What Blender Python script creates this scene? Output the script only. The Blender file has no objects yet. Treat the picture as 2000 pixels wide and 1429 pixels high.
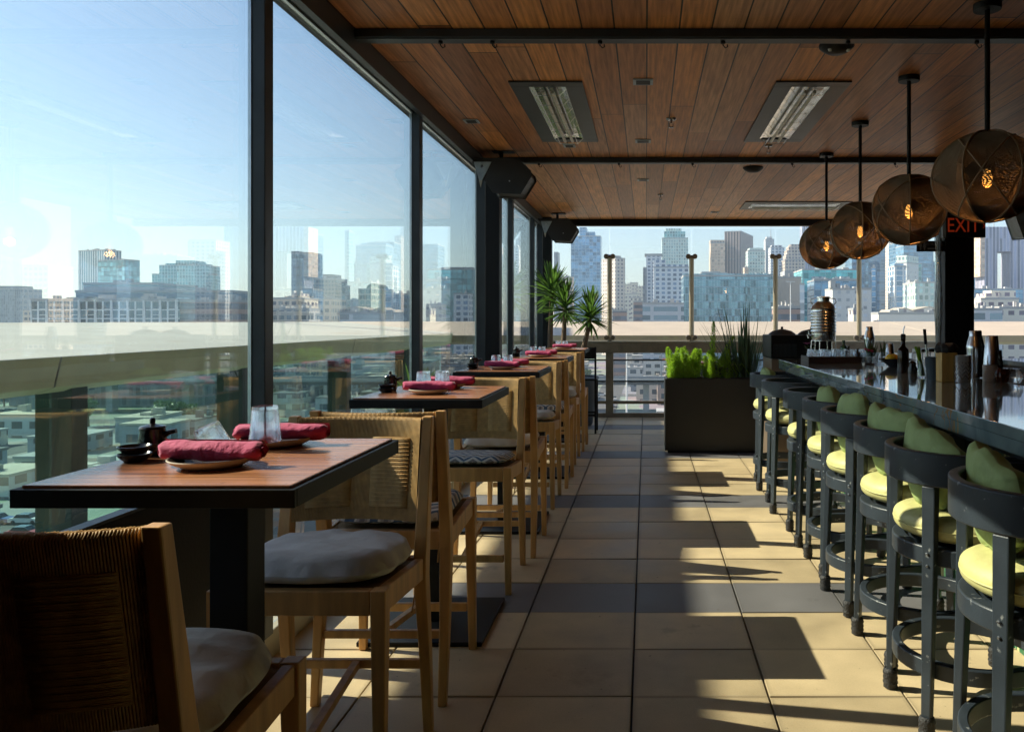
import bpy, math, random
from math import sin, cos, pi, radians as R, sqrt
from mathutils import Vector, Matrix
rnd = random.Random(7)
S = bpy.context.scene
COL = S.collection
# ---------------------------------------------------------------- camera, sky, sun, exposure
H, F, VX, VY = 1.40, 1600.0, 1262.0, 627.0          # eye height (m); focal length and horizon point (photo pixels)
cam = bpy.data.cameras.new('camera'); co = bpy.data.objects.new('camera', cam); COL.objects.link(co)
co.location = (0, 0, H); co.rotation_euler = (pi/2, 0, 0)
cam.sensor_width = 36; cam.lens = 36*F/2000
cam.shift_x = (1000-VX)/2000; cam.shift_y = -(714.5-VY)/2000
cam.clip_start = 0.02; cam.clip_end = 20000
S.camera = co
S.view_settings.view_transform = 'Standard'; S.view_settings.look = 'None'
S.view_settings.exposure = 1.12; S.view_settings.gamma = 1
SUN = Vector((-1.0, 0.19, 0.76)).normalized()
el = math.asin(SUN.z); az = math.atan2(SUN.x, SUN.y)
W = bpy.data.worlds.new('World'); S.world = W; W.use_nodes = True
nt = W.node_tree; sky = nt.nodes.new('ShaderNodeTexSky'); sky.sky_type = 'NISHITA'; sky.sun_disc = False
sky.sun_elevation = el; sky.sun_rotation = az; sky.air_density = 1.0; sky.dust_density = 0.6; sky.ozone_density = 1.3
bg = nt.nodes['Background']; bg.inputs[1].default_value = 0.092; nt.links.new(sky.outputs[0], bg.inputs[0])
sl = bpy.data.lights.new('sun', 'SUN'); sl.energy = 5.0; sl.angle = R(0.35); sl.color = (1, .865, .66)
so = bpy.data.objects.new('sun', sl); COL.objects.link(so)
so.rotation_euler = (-SUN).to_track_quat('-Z', 'Y').to_euler(); so.location = (-20, 5, 20)
S.cycles.max_bounces = 8; S.cycles.transparent_max_bounces = 24; S.cycles.diffuse_bounces = 4; S.cycles.glossy_bounces = 4
S.cycles.sample_clamp_indirect = 6; S.cycles.caustics_reflective = False; S.cycles.caustics_refractive = False
S.cycles.use_denoising = True
# ---------------------------------------------------------------- helpers
def px(x, D): return (x-VX)*D/F
def pz(y, D): return H-(y-VY)*D/F
class MB:
    def __init__(s): s.v = []; s.f = []; s.m = []
    def add(s, vs, fs, mi=0):
        b = len(s.v); s.v += [tuple(p) for p in vs]
        for f in fs: s.f.append([b+i for i in f]); s.m.append(mi)
        return s
    def box(s, x0, y0, z0, x1, y1, z1, mi=0):
        vs = [(x, y, z) for z in (z0, z1) for y in (y0, y1) for x in (x0, x1)]
        return s.add(vs, [(0,2,3,1),(4,5,7,6),(0,1,5,4),(1,3,7,5),(3,2,6,7),(2,0,4,6)], mi)
    def obox(s, c, sx, sy, sz, M, mi=0):
        vs = [M @ Vector((x*sx/2, y*sy/2, z*sz/2)) + Vector(c) for z in (-1,1) for y in (-1,1) for x in (-1,1)]
        return s.add(vs, [(0,2,3,1),(4,5,7,6),(0,1,5,4),(1,3,7,5),(3,2,6,7),(2,0,4,6)], mi)
    def tube(s, pts, r, n=8, mi=0, cap=True, closed=False):
        pts = [Vector(p) for p in pts]; k = len(pts); rs = r if isinstance(r, (list, tuple)) else [r]*k
        vs = []; up = None
        for i, p in enumerate(pts):
            if closed: d = pts[(i+1) % k]-pts[i-1]
            else: d = pts[min(i+1, k-1)]-pts[max(i-1, 0)]
            d.normalize()
            if up is None: up = Vector((0,0,1)) if abs(d.z) < .9 else Vector((1,0,0))
            a = d.cross(up)
            if a.length < 1e-4: a = d.orthogonal()
            a.normalize(); b = a.cross(d).normalized(); up = b
            for j in range(n):
                t = 2*pi*(j+.5)/n; vs.append(p + (a*cos(t)+b*sin(t))*rs[i])
        fs = []
        for i in range(k if closed else k-1):
            q = (i+1) % k
            for j in range(n): fs.append((i*n+j, q*n+j, q*n+(j+1) % n, i*n+(j+1) % n))
        if cap and not closed: fs += [tuple(range(n)), tuple(range((k-1)*n, k*n))[::-1]]
        return s.add(vs, fs, mi)
    def lathe(s, prof, c=(0,0,0), n=24, mi=0, M=None):
        vs = []; fs = []; k = len(prof); c = Vector(c)
        for (r, z) in prof:
            for j in range(n):
                t = 2*pi*j/n; p = Vector((max(r, 1e-4)*cos(t), max(r, 1e-4)*sin(t), z))
                if M: p = M @ p
                vs.append(p+c)
        for i in range(k-1):
            for j in range(n): fs.append((i*n+j, i*n+(j+1) % n, (i+1)*n+(j+1) % n, (i+1)*n+j))
        return s.add(vs, fs, mi)
    def prism(s, poly, y0, y1, mi=0, ax='y'):
        k = len(poly)
        def P(a, b, t): return (a, t, b) if ax == 'y' else ((t, a, b) if ax == 'x' else (a, b, t))
        vs = [P(a, b, y0) for a, b in poly]+[P(a, b, y1) for a, b in poly]
        fs = [tuple(range(k)), tuple(range(2*k-1, k-1, -1))]+[(i, (i+1) % k, k+(i+1) % k, k+i) for i in range(k)]
        return s.add(vs, fs, mi)
    def rings(s, rr, mi=0, cap=True):
        n = len(rr[0]); vs = [p for r in rr for p in r]; fs = []
        for i in range(len(rr)-1):
            for j in range(n): fs.append((i*n+j, i*n+(j+1) % n, (i+1)*n+(j+1) % n, (i+1)*n+j))
        if cap: fs += [tuple(range(n))[::-1], tuple(range((len(rr)-1)*n, len(rr)*n))]
        return s.add(vs, fs, mi)
    def build(s, name, mats, parent=None, smooth=False, bevel=0, fix=False, loc=None):
        me = bpy.data.meshes.new(name); me.from_pydata(s.v, [], s.f)
        if not isinstance(mats, (list, tuple)): mats = [mats]
        for m in mats: me.materials.append(m)
        me.polygons.foreach_set('material_index', s.m)
        if fix:
            import bmesh
            bm = bmesh.new(); bm.from_mesh(me); bmesh.ops.recalc_face_normals(bm, faces=bm.faces); bm.to_mesh(me); bm.free()
        if smooth:
            me.polygons.foreach_set('use_smooth', [True]*len(me.polygons))
            if smooth != 'all': me.set_sharp_from_angle(angle=R(40))
        me.update()
        o = bpy.data.objects.new(name, me); COL.objects.link(o)
        if parent: o.parent = parent
        if loc: o.location = loc
        if bevel:
            b = o.modifiers.new('bevel', 'BEVEL'); b.width = bevel; b.segments = 2; b.limit_method = 'ANGLE'; b.angle_limit = R(50)
        return o
def tag(o, label=None, cat=None, group=None, kind=None):
    for k, v in (('label', label), ('category', cat), ('group', group), ('kind', kind)):
        if v: o[k] = v
    return o
def thing(name, label, cat, loc=(0,0,0), rz=0, group=None):
    o = bpy.data.objects.new(name, None); COL.objects.link(o); o.location = loc; o.rotation_euler = (0, 0, rz)
    o.empty_display_size = .1
    return tag(o, label, cat, group)
def copy_tree(o, parent=None):
    c = o.copy(); COL.objects.link(c)
    if parent: c.parent = parent
    for ch in list(KIDS.get(o.name, [])) or [x for x in o.children]: copy_tree(ch, c)
    return c
KIDS = {}
# ---------------------------------------------------------------- materials
def newmat(name):
    m = bpy.data.materials.new(name); m.use_nodes = True
    return m, m.node_tree.nodes, m.node_tree.links, m.node_tree.nodes['Principled BSDF']
def setp(b, **k):
    names = dict(col='Base Color', rough='Roughness', metal='Metallic', spec='Specular IOR Level', coat='Coat Weight', crough='Coat Roughness',
                 trans='Transmission Weight', ior='IOR', emis='Emission Color', es='Emission Strength', sheen='Sheen Weight', sub='Subsurface Weight', alpha='Alpha')
    for a, v in k.items():
        if a in ('col', 'emis'): v = tuple(v)+(1,) if len(v) == 3 else v
        b.inputs[names[a]].default_value = v
def mat(name, col, rough=.5, var=.12, scale=8, bump=0, bscale=60, stretch=(1,1,1), spots=None, rvar=0, **k):
    """principled material with a mottled colour, optional bump and worn spots, all procedural, in object space"""
    m, N, L, b = newmat(name); setp(b, col=col, rough=rough, **k)
    tc = N.new('ShaderNodeTexCoord'); mp = N.new('ShaderNodeMapping'); mp.inputs['Scale'].default_value = stretch
    L.new(tc.outputs['Object'], mp.inputs[0])
    nz = N.new('ShaderNodeTexNoise'); nz.inputs['Scale'].default_value = scale; nz.inputs['Detail'].default_value = 5
    L.new(mp.outputs[0], nz.inputs['Vector'])
    if var:
        r = N.new('ShaderNodeValToRGB'); c = Vector(col[:3])
        r.color_ramp.elements[0].position = .3; r.color_ramp.elements[1].position = .7
        r.color_ramp.elements[0].color = tuple(c*(1-var))+(1,); r.color_ramp.elements[1].color = tuple(min(1, x*(1+var)) for x in c)+(1,)
        L.new(nz.outputs[0], r.inputs[0]); out = r.outputs[0]
        if spots:
            n2 = N.new('ShaderNodeTexNoise'); n2.inputs['Scale'].default_value = spots[1]; n2.inputs['Detail'].default_value = 8
            L.new(tc.outputs['Object'], n2.inputs['Vector'])
            r2 = N.new('ShaderNodeValToRGB'); r2.color_ramp.elements[0].position = spots[2]; r2.color_ramp.elements[1].position = spots[2]+.06
            L.new(n2.outputs[0], r2.inputs[0])
            mx = N.new('ShaderNodeMix'); mx.data_type = 'RGBA'; L.new(r2.outputs[0], mx.inputs[0]); L.new(out, mx.inputs[6]); mx.inputs[7].default_value = tuple(spots[0])+(1,)
            out = mx.outputs[2]
        L.new(out, b.inputs['Base Color'])
    if rvar:
        mr = N.new('ShaderNodeMapRange'); mr.inputs[3].default_value = max(.02, rough-rvar); mr.inputs[4].default_value = rough+rvar
        L.new(nz.outputs[0], mr.inputs[0]); L.new(mr.outputs[0], b.inputs['Roughness'])
    if bump:
        n3 = N.new('ShaderNodeTexNoise'); n3.inputs['Scale'].default_value = bscale; n3.inputs['Detail'].default_value = 4
        L.new(mp.outputs[0], n3.inputs['Vector'])
        bp = N.new('ShaderNodeBump'); bp.inputs['Strength'].default_value = bump; bp.inputs['Distance'].default_value = .01
        L.new(n3.outputs[0], bp.inputs['Height']); L.new(bp.outputs[0], b.inputs['Normal'])
    return m
def mth(N, L, op, a, b=None, c=None):
    n = N.new('ShaderNodeMath'); n.operation = op
    for i, v in enumerate((a, b, c)):
        if v is None: continue
        if isinstance(v, (int, float)): n.inputs[i].default_value = v
        else: L.new(v, n.inputs[i])
    return n.outputs[0]
def mixc(N, L, f, a, b, bt='MIX'):
    n = N.new('ShaderNodeMix'); n.data_type = 'RGBA'; n.blend_type = bt
    for i, v in ((0, f), (6, a), (7, b)):
        if isinstance(v, (int, float)): n.inputs[i].default_value = v
        elif isinstance(v, (tuple, list)): n.inputs[i].default_value = tuple(v)+(1,) if len(v) == 3 else v
        else: L.new(v, n.inputs[i])
    return n.outputs[2]
def plankwood(name, cols, width, length, rough=.5, axis=0, grain=1.0, spec=.4, gap=.03, bumpk=.25):
    """planks running along the other axis, each plank its own tone, with grain and dark joints"""
    m, N, L, b = newmat(name); setp(b, rough=rough, spec=spec)
    tc = N.new('ShaderNodeTexCoord'); sp = N.new('ShaderNodeSeparateXYZ'); L.new(tc.outputs['Object'], sp.inputs[0])
    u, v = (sp.outputs[0], sp.outputs[1]) if axis == 0 else (sp.outputs[1], sp.outputs[0])
    iu = mth(N, L, 'FLOOR', mth(N, L, 'DIVIDE', u, width))
    wn = N.new('ShaderNodeTexWhiteNoise'); wn.noise_dimensions = '1D'; L.new(iu, wn.inputs[1])
    vv = mth(N, L, 'DIVIDE', mth(N, L, 'ADD', v, mth(N, L, 'MULTIPLY', wn.outputs[0], 0.0 if length > 50 else length)), length)
    iv = mth(N, L, 'FLOOR', vv)
    cb = N.new('ShaderNodeCombineXYZ'); L.new(iu, cb.inputs[0]); L.new(iv, cb.inputs[1])
    w2 = N.new('ShaderNodeTexWhiteNoise'); w2.noise_dimensions = '2D'; L.new(cb.outputs[0], w2.inputs[0])
    rp = N.new('ShaderNodeValToRGB'); e = rp.color_ramp.elements
    while len(e) < len(cols): e.new(.5)
    for i, c in enumerate(cols): e[i].position = i/(len(cols)-1); e[i].color = tuple(c)+(1,)
    L.new(w2.outputs[0], rp.inputs[0])
    cg = N.new('ShaderNodeCombineXYZ'); L.new(mth(N, L, 'MULTIPLY', u, 60), cg.inputs[0]); L.new(mth(N, L, 'MULTIPLY', v, 3), cg.inputs[1])
    L.new(mth(N, L, 'MULTIPLY', iu, 7.3), cg.inputs[2])
    nz = N.new('ShaderNodeTexNoise'); nz.inputs['Scale'].default_value = grain; nz.inputs['Detail'].default_value = 6; L.new(cg.outputs[0], nz.inputs['Vector'])
    r2 = N.new('ShaderNodeValToRGB'); r2.color_ramp.elements[0].color = (.55,.5,.45,1); r2.color_ramp.elements[0].position = .3
    r2.color_ramp.elements[1].position = .7; r2.color_ramp.elements[1].color = (1.15,1.12,1.1,1); L.new(nz.outputs[0], r2.inputs[0])
    c = mixc(N, L, 1.0, rp.outputs[0], r2.outputs[0], 'MULTIPLY')
    # dark water marks across some boards
    n4 = N.new('ShaderNodeTexNoise'); n4.inputs['Scale'].default_value = 14; n4.inputs['Detail'].default_value = 3; cm = N.new('ShaderNodeCombineXYZ')
    L.new(u, cm.inputs[0]); L.new(mth(N, L, 'MULTIPLY', v, 5), cm.inputs[1]); L.new(cm.outputs[0], n4.inputs['Vector'])
    r4 = N.new('ShaderNodeValToRGB'); r4.color_ramp.elements[0].position = .62; r4.color_ramp.elements[1].position = .75; L.new(n4.outputs[0], r4.inputs[0])
    c = mixc(N, L, mth(N, L, 'MULTIPLY', r4.outputs[0], .35), c, (.09,.05,.03))
    fu = mth(N, L, 'FRACT', mth(N, L, 'DIVIDE', u, width)); g = mth(N, L, 'LESS_THAN', fu, gap)
    fv = mth(N, L, 'FRACT', vv); g2 = mth(N, L, 'LESS_THAN', fv, .003 if length < 50 else 0.0)
    g = mth(N, L, 'MAXIMUM', g, g2)
    c = mixc(N, L, g, c, (.008,.006,.005)); L.new(c, b.inputs['Base Color'])
    bp = N.new('ShaderNodeBump'); bp.inputs['Strength'].default_value = bumpk; bp.inputs['Distance'].default_value = .004
    L.new(mth(N, L, 'SUBTRACT', nz.outputs[0], mth(N, L, 'MULTIPLY', g, 2)), bp.inputs['Height']); L.new(bp.outputs[0], b.inputs['Normal'])
    return m
def glassmat(name, tint, rough=0.0, ior=1.5, boost=0.0, dirt=0.0):
    """thin sheet glass: tinted see-through plus a fresnel reflection"""
    m, N, L, b = newmat(name); N.remove(b); out = N['Material Output']
    t = N.new('ShaderNodeBsdfTransparent'); t.inputs[0].default_value = tuple(tint)+(1,)
    g = N.new('ShaderNodeBsdfGlossy'); g.inputs['Roughness'].default_value = rough; g.inputs[0].default_value = (1,1,1,1)
    fr = N.new('ShaderNodeFresnel'); ge = N.new('ShaderNodeNewGeometry')
    L.new(mth(N, L, 'ADD', ior, mth(N, L, 'MULTIPLY', ge.outputs['Backfacing'], 1/ior-ior)), fr.inputs[0])   # same on both faces of the sheet
    fac = fr.outputs[0]
    if boost: fac = mth(N, L, 'ADD', fac, boost)
    x = N.new('ShaderNodeMixShader'); L.new(fac, x.inputs[0]); L.new(t.outputs[0], x.inputs[1]); L.new(g.outputs[0], x.inputs[2])
    o = x.outputs[0]
    if dirt:
        tc = N.new('ShaderNodeTexCoord'); nz = N.new('ShaderNodeTexNoise'); nz.inputs['Scale'].default_value = 3; nz.inputs['Detail'].default_value = 9
        mp = N.new('ShaderNodeMapping'); mp.inputs['Scale'].default_value = (2,2,.4); L.new(tc.outputs['Object'], mp.inputs[0]); L.new(mp.outputs[0], nz.inputs['Vector'])
        mr = N.new('ShaderNodeMapRange'); mr.inputs[1].default_value = .45; mr.inputs[2].default_value = .8; mr.inputs[3].default_value = dirt*.3; mr.inputs[4].default_value = dirt*2
        L.new(nz.outputs[0], mr.inputs[0])
        d = N.new('ShaderNodeBsdfTranslucent'); d.inputs[0].default_value = (.7,.78,.78,1); d2 = N.new('ShaderNodeBsdfDiffuse'); d2.inputs[0].default_value = (.7,.78,.78,1)
        a = N.new('ShaderNodeMixShader'); L.new(d.outputs[0], a.inputs[1]); L.new(d2.outputs[0], a.inputs[2])
        y = N.new('ShaderNodeMixShader'); L.new(mr.outputs[0], y.inputs[0]); L.new(o, y.inputs[1]); L.new(a.outputs[0], y.inputs[2]); o = y.outputs[0]
    L.new(o, out.inputs['Surface']); return m
M = {}
M['steel'] = mat('dark_painted_steel', (.022,.030,.038), .42, .25, 6, .05, 200, spec=.5)
M['black'] = mat('black_steel', (.006,.007,.009), .5, .3, 6, .05, 150, spec=.22)
M['panel'] = mat('black_panel', (.008,.008,.009), .6, .3, 5, .1, 90, spec=.2)
M['alu'] = mat('aluminium_trim', (.55,.56,.58), .3, .1, 20, metal=1)
M['cream'] = mat('cream_coated_metal', (.40,.37,.29), .5, .1, 5, .05, 60)
M['caps'] = mat('end_coating', (.46,.385,.30), .55, .08, 2, .05, 30)
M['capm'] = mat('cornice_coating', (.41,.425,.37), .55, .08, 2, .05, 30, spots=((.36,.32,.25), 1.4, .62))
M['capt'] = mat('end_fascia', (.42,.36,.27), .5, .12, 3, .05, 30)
M['capd'] = mat('cornice_fascia', (.78,.84,.56), .5, .12, 3, .05, 30)  # missing bounce light and green glass tint put into the fascia colour
M['railm'] = mat('bronze_rail', (.22,.18,.13), .38, .25, 9, .05, 80)
M['post'] = mat('champagne_post', (.62,.56,.42), .38, .08, 10)
M['ceil'] = plankwood('ceiling_boards', [(.46,.18,.06),(.64,.27,.09),(.30,.12,.055),(.72,.31,.10),(.48,.23,.12),(.60,.32,.17)], .167, 3.1, .45, gap=.05, spec=.35)
M['tabletop'] = plankwood('table_boards', [(.36,.15,.07),(.42,.19,.09),(.33,.13,.06),(.45,.21,.10)], .108, 100, .27, axis=1, spec=.5, gap=.008, bumpk=.06)
M['oak'] = mat('light_oak', (.56,.30,.10), .42, .22, 5, .06, 30, stretch=(6,6,.7))
M['cord'] = mat('woven_danish_cord', (.47,.275,.09), .62, .2, 40, .1, 220)
M['filler'] = mat('woven_cord_core', (.22,.13,.045), .85, .2, 30)
M['grey_cloth'] = mat('light_grey_cushion_cloth', (.52,.49,.45), .9, .08, 12, .8, 16, sheen=.2)
M['cream_cloth'] = mat('cream_cushion_cloth', (.62,.56,.47), .9, .06, 10, .3, 400, sheen=.2)
M['napkin'] = mat('raspberry_linen', (.44,.022,.115), .8, .12, 30, .7, 45, sheen=.3)
M['ceramic'] = mat('black_glaze', (.012,.012,.014), .16, .2, 20)
M['plate_in'] = mat('dark_plate_glaze', (.05,.035,.03), .28, .35, 30)
M['plate_out'] = mat('unglazed_clay', (.55,.47,.37), .6, .1, 30)
M['stool'] = mat('charcoal_powder_coat', (.027,.036,.047), .42, .18, 9, .08, 250, spots=((.25,.26,.26), 34, .66), spec=.5)
M['tape'] = mat('rubber_tape', (.018,.018,.02), .6, .3, 40, .6, 120)
M['lime'] = mat('lime_yellow_vinyl', (.54,.51,.22), .5, .08, 8, .5, 22)
M['moss'] = mat('moss_green_cloth', (.34,.43,.16), .7, .12, 10, .8, 20)  # same lime as the seats, with shade put into the pillow colour
M['plasticblk'] = mat('speaker_black', (.010,.010,.011), .5, .2, 20, .1, 300)
M['grille'] = mat('speaker_bracket_grey', (.28,.34,.40), .4, .15, 20)
M['chrome'] = mat('brushed_steel', (.75,.76,.77), .24, .06, 30, metal=1, rvar=.08)
M['chromed'] = mat('dark_steel', (.18,.18,.19), .25, .1, 30, metal=1)
M['tube'] = mat('heater_tube', (.55,.52,.45), .3, .1, 40)
M['oakbox'] = mat('oak_box', (.55,.33,.09), .5, .2, 6, .05, 40, stretch=(5,5,.8))
M['tray'] = mat('walnut_tray', (.035,.016,.010), .5, .3, 10, stretch=(1,6,6))
M['lemon'] = mat('lemon_skin', (.85,.50,.02), .4, .08, 30, .3, 200)
M['red'] = mat('red_lacquer', (.2,.03,.03), .3)
M['white'] = mat('white_plastic', (.75,.75,.74), .4, .05)
M['soil'] = mat('potting_soil', (.03,.022,.015), .95, .3, 30, .8, 60)
M['pot'] = mat('slate_pot', (.06,.08,.10), .5, .15, 8)
M['bark'] = mat('yucca_bark', (.16,.10,.06), .85, .35, 30, .8, 60, stretch=(1,1,3))
def leafmat(name, c, tr=.35, rough=.45):
    m, N, L, b = newmat(name); out = N['Material Output']; setp(b, col=c, rough=rough)
    oi = N.new('ShaderNodeNewGeometry'); w = N.new('ShaderNodeTexNoise'); w.inputs['Scale'].default_value = 9
    L.new(oi.outputs['Position'], w.inputs['Vector'])
    rr = N.new('ShaderNodeValToRGB'); c = Vector(c); rr.color_ramp.elements[0].color = tuple(c*.55)+(1,); rr.color_ramp.elements[1].color = tuple(c*1.45)+(1,)
    rr.color_ramp.elements[0].position = .3; rr.color_ramp.elements[1].position = .7; L.new(w.outputs[0], rr.inputs[0]); L.new(rr.outputs[0], b.inputs['Base Color'])
    t = N.new('ShaderNodeBsdfTranslucent'); t.inputs[0].default_value = tuple(min(1, v*2.2) for v in c)+(1,)
    x = N.new('ShaderNodeMixShader'); x.inputs[0].default_value = tr; L.new(b.outputs[0], x.inputs[1]); L.new(t.outputs[0], x.inputs[2]); L.new(x.outputs[0], out.inputs[0])
    return m
M['yucca'] = leafmat('yucca_leaf', (.07,.14,.022), .35)
M['fern'] = leafmat('foxtail_fern_leaf', (.22,.34,.025), .5)
M['fernd'] = leafmat('dark_shrub_leaf', (.05,.09,.02), .3)
M['reed'] = leafmat('reed_blade', (.035,.075,.03), .25)
M['pinkleaf'] = leafmat('pink_leaf', (.45,.16,.15), .3)
M['tree'] = leafmat('street_tree_leaf', (.05,.10,.02), .2)
M['glass'] = glassmat('teal_sheet_glass', (.915,.968,.972), boost=.045, dirt=.0018)
M['green'] = glassmat('green_balustrade_glass', (.80,.97,.92), boost=.0, dirt=.004)
M['clear'] = glassmat('clear_windscreen_glass', (.97,.985,.985), boost=.0, dirt=.003)
def tumbler_mat():
    m, N, L, b = newmat('tumbler_glass'); N.remove(b); out = N['Material Output']
    g = N.new('ShaderNodeBsdfGlass'); g.inputs['IOR'].default_value = 1.45; t = N.new('ShaderNodeBsdfTransparent'); t.inputs[0].default_value = (.93,.96,.98,1)
    x = N.new('ShaderNodeMixShader'); x.inputs[0].default_value = .62; L.new(t.outputs[0], x.inputs[1]); L.new(g.outputs[0], x.inputs[2]); L.new(x.outputs[0], out.inputs[0]); return m
M['tumbler'] = tumbler_mat()
def liquid(name, c, ior=1.4):
    m, N, L, b = newmat(name); setp(b, col=c, rough=.05, trans=.85, ior=ior); return m
M['brownglass'] = liquid('dark_bottle_glass', (.03,.015,.008))
M['greenglass'] = liquid('green_bottle_glass', (.05,.12,.06))
def emit(name, c, s):
    m, N, L, b = newmat(name); setp(b, col=c, emis=c, es=s); return m
M['bulb'] = emit('glowing_bulb', (1,.42,.08), 2.2)
M['exitred'] = emit('exit_letters', (.55,.05,.012), .08)
M['strings'] = mat('lamp_string', (.15,.105,.068), .9, .2, 20, spec=.1)
M['hoop'] = mat('lamp_hoop', (.24,.155,.085), .5, .2, 12)
M['signblk'] = mat('sign_black', (.01,.01,.012), .4)
M['signgrey'] = mat('sign_grey_print', (.28,.29,.30), .5)
# patterned ikat cushion
def ikat():
    m, N, L, b = newmat('ikat_cushion_cloth'); setp(b, rough=.9)
    tc = N.new('ShaderNodeTexCoord'); sp = N.new('ShaderNodeSeparateXYZ'); L.new(tc.outputs['Object'], sp.inputs[0])
    nz = N.new('ShaderNodeTexNoise'); nz.inputs['Scale'].default_value = 35; L.new(tc.outputs['Object'], nz.inputs['Vector'])
    w = mth(N, L, 'MULTIPLY', mth(N, L, 'SUBTRACT', nz.outputs[0], .5), .16)
    zz = mth(N, L, 'ABSOLUTE', mth(N, L, 'SUBTRACT', mth(N, L, 'FRACT', mth(N, L, 'MULTIPLY', sp.outputs[0], 11)), .5))
    v = mth(N, L, 'ADD', mth(N, L, 'MULTIPLY', mth(N, L, 'ADD', sp.outputs[1], mth(N, L, 'MULTIPLY', sp.outputs[2], 1.0)), 22), mth(N, L, 'MULTIPLY', zz, 2.2))
    f = mth(N, L, 'FRACT', mth(N, L, 'ADD', v, w)); ff = mth(N, L, 'FRACT', mth(N, L, 'ADD', mth(N, L, 'MULTIPLY', v, .5), w))
    s1 = mth(N, L, 'GREATER_THAN', f, .5); s2 = mth(N, L, 'GREATER_THAN', ff, .62)
    c = mixc(N, L, s1, (.66,.63,.56), (.09,.14,.21)); c = mixc(N, L, mth(N, L, 'MULTIPLY', s2, .6), c, (.30,.24,.19))
    L.new(c, b.inputs['Base Color']); n3 = N.new('ShaderNodeTexNoise'); n3.inputs['Scale'].default_value = 400; L.new(tc.outputs['Object'], n3.inputs['Vector'])
    bp = N.new('ShaderNodeBump'); bp.inputs['Strength'].default_value = .3; bp.inputs['Distance'].default_value = .01; L.new(n3.outputs[0], bp.inputs['Height']); L.new(bp.outputs[0], b.inputs['Normal'])
    return m
M['ikat'] = ikat()
def pavers(name, col, dark=False):
    m, N, L, b = newmat(name); setp(b, rough=.55, spec=.32)
    tc = N.new('ShaderNodeTexCoord'); sp = N.new('ShaderNodeSeparateXYZ'); L.new(tc.outputs['Object'], sp.inputs[0])
    iu = mth(N, L, 'FLOOR', mth(N, L, 'DIVIDE', mth(N, L, 'ADD', sp.outputs[0], .052), .51)); iv = mth(N, L, 'FLOOR', mth(N, L, 'DIVIDE', mth(N, L, 'SUBTRACT', sp.outputs[1], .4), .4435))
    cb = N.new('ShaderNodeCombineXYZ'); L.new(iu, cb.inputs[0]); L.new(iv, cb.inputs[1])
    wn = N.new('ShaderNodeTexWhiteNoise'); wn.noise_dimensions = '2D'; L.new(cb.outputs[0], wn.inputs[0])
    n1 = N.new('ShaderNodeTexNoise'); n1.inputs['Scale'].default_value = 3.5; n1.inputs['Detail'].default_value = 7; L.new(tc.outputs['Object'], n1.inputs['Vector'])
    n2 = N.new('ShaderNodeTexNoise'); n2.inputs['Scale'].default_value = 160; n2.inputs['Detail'].default_value = 3; L.new(tc.outputs['Object'], n2.inputs['Vector'])
    k = mth(N, L, 'ADD', mth(N, L, 'ADD', mth(N, L, 'MULTIPLY', wn.outputs[0], .40), mth(N, L, 'MULTIPLY', n1.outputs[0], .75)), mth(N, L, 'MULTIPLY', n2.outputs[0], .22))
    k = mth(N, L, 'ADD', k, .33)
    c = mixc(N, L, 1.0, col, k, 'MULTIPLY')
    n5 = N.new('ShaderNodeTexNoise'); n5.inputs['Scale'].default_value = 2.1; n5.inputs['Detail'].default_value = 10; n5.inputs['Roughness'].default_value = .7; L.new(tc.outputs['Object'], n5.inputs['Vector'])
    r = N.new('ShaderNodeValToRGB'); r.color_ramp.elements[0].position = .60; r.color_ramp.elements[1].position = .66; L.new(n5.outputs[0], r.inputs[0])
    n6 = N.new('ShaderNodeTexNoise'); n6.inputs['Scale'].default_value = 38; n6.inputs['Detail'].default_value = 2; L.new(tc.outputs['Object'], n6.inputs['Vector'])
    r6 = N.new('ShaderNodeValToRGB'); r6.color_ramp.elements[0].position = .735; r6.color_ramp.elements[1].position = .76; L.new(n6.outputs[0], r6.inputs[0])
    c = mixc(N, L, mth(N, L, 'MULTIPLY', r6.outputs[0], .6), c, (.09,.07,.05))
    fu = mth(N, L, 'ABSOLUTE', mth(N, L, 'SUBTRACT', mth(N, L, 'FRACT', mth(N, L, 'DIVIDE', mth(N, L, 'ADD', sp.outputs[0], .052), .51)), .5)); fv = mth(N, L, 'ABSOLUTE', mth(N, L, 'SUBTRACT', mth(N, L, 'FRACT', mth(N, L, 'DIVIDE', mth(N, L, 'ADD', sp.outputs[1], .049), .4436)), .5))
    eg = N.new('ShaderNodeMapRange'); eg.inputs[1].default_value = .455; eg.inputs[2].default_value = .5; L.new(mth(N, L, 'MAXIMUM', fu, fv), eg.inputs[0])
    c = mixc(N, L, mth(N, L, 'MULTIPLY', mth(N, L, 'MULTIPLY', eg.outputs[0], n1.outputs[0]), .75), c, (.10,.08,.06))
    c = mixc(N, L, mth(N, L, 'MULTIPLY', r.outputs[0], .5), c, tuple(x*.55 for x in col)); L.new(c, b.inputs['Base Color'])
    L.new(mth(N, L, 'ADD', mth(N, L, 'MULTIPLY', n1.outputs[0], .35), .30), b.inputs['Roughness'])
    bp = N.new('ShaderNodeBump'); bp.inputs['Strength'].default_value = .12; bp.inputs['Distance'].default_value = .004; L.new(n2.outputs[0], bp.inputs['Height']); L.new(bp.outputs[0], b.inputs['Normal'])
    return m
M['paver'] = pavers('sand_paver', (.55,.43,.26)); M['paverd'] = pavers('charcoal_paver', (.155,.15,.155))
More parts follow.
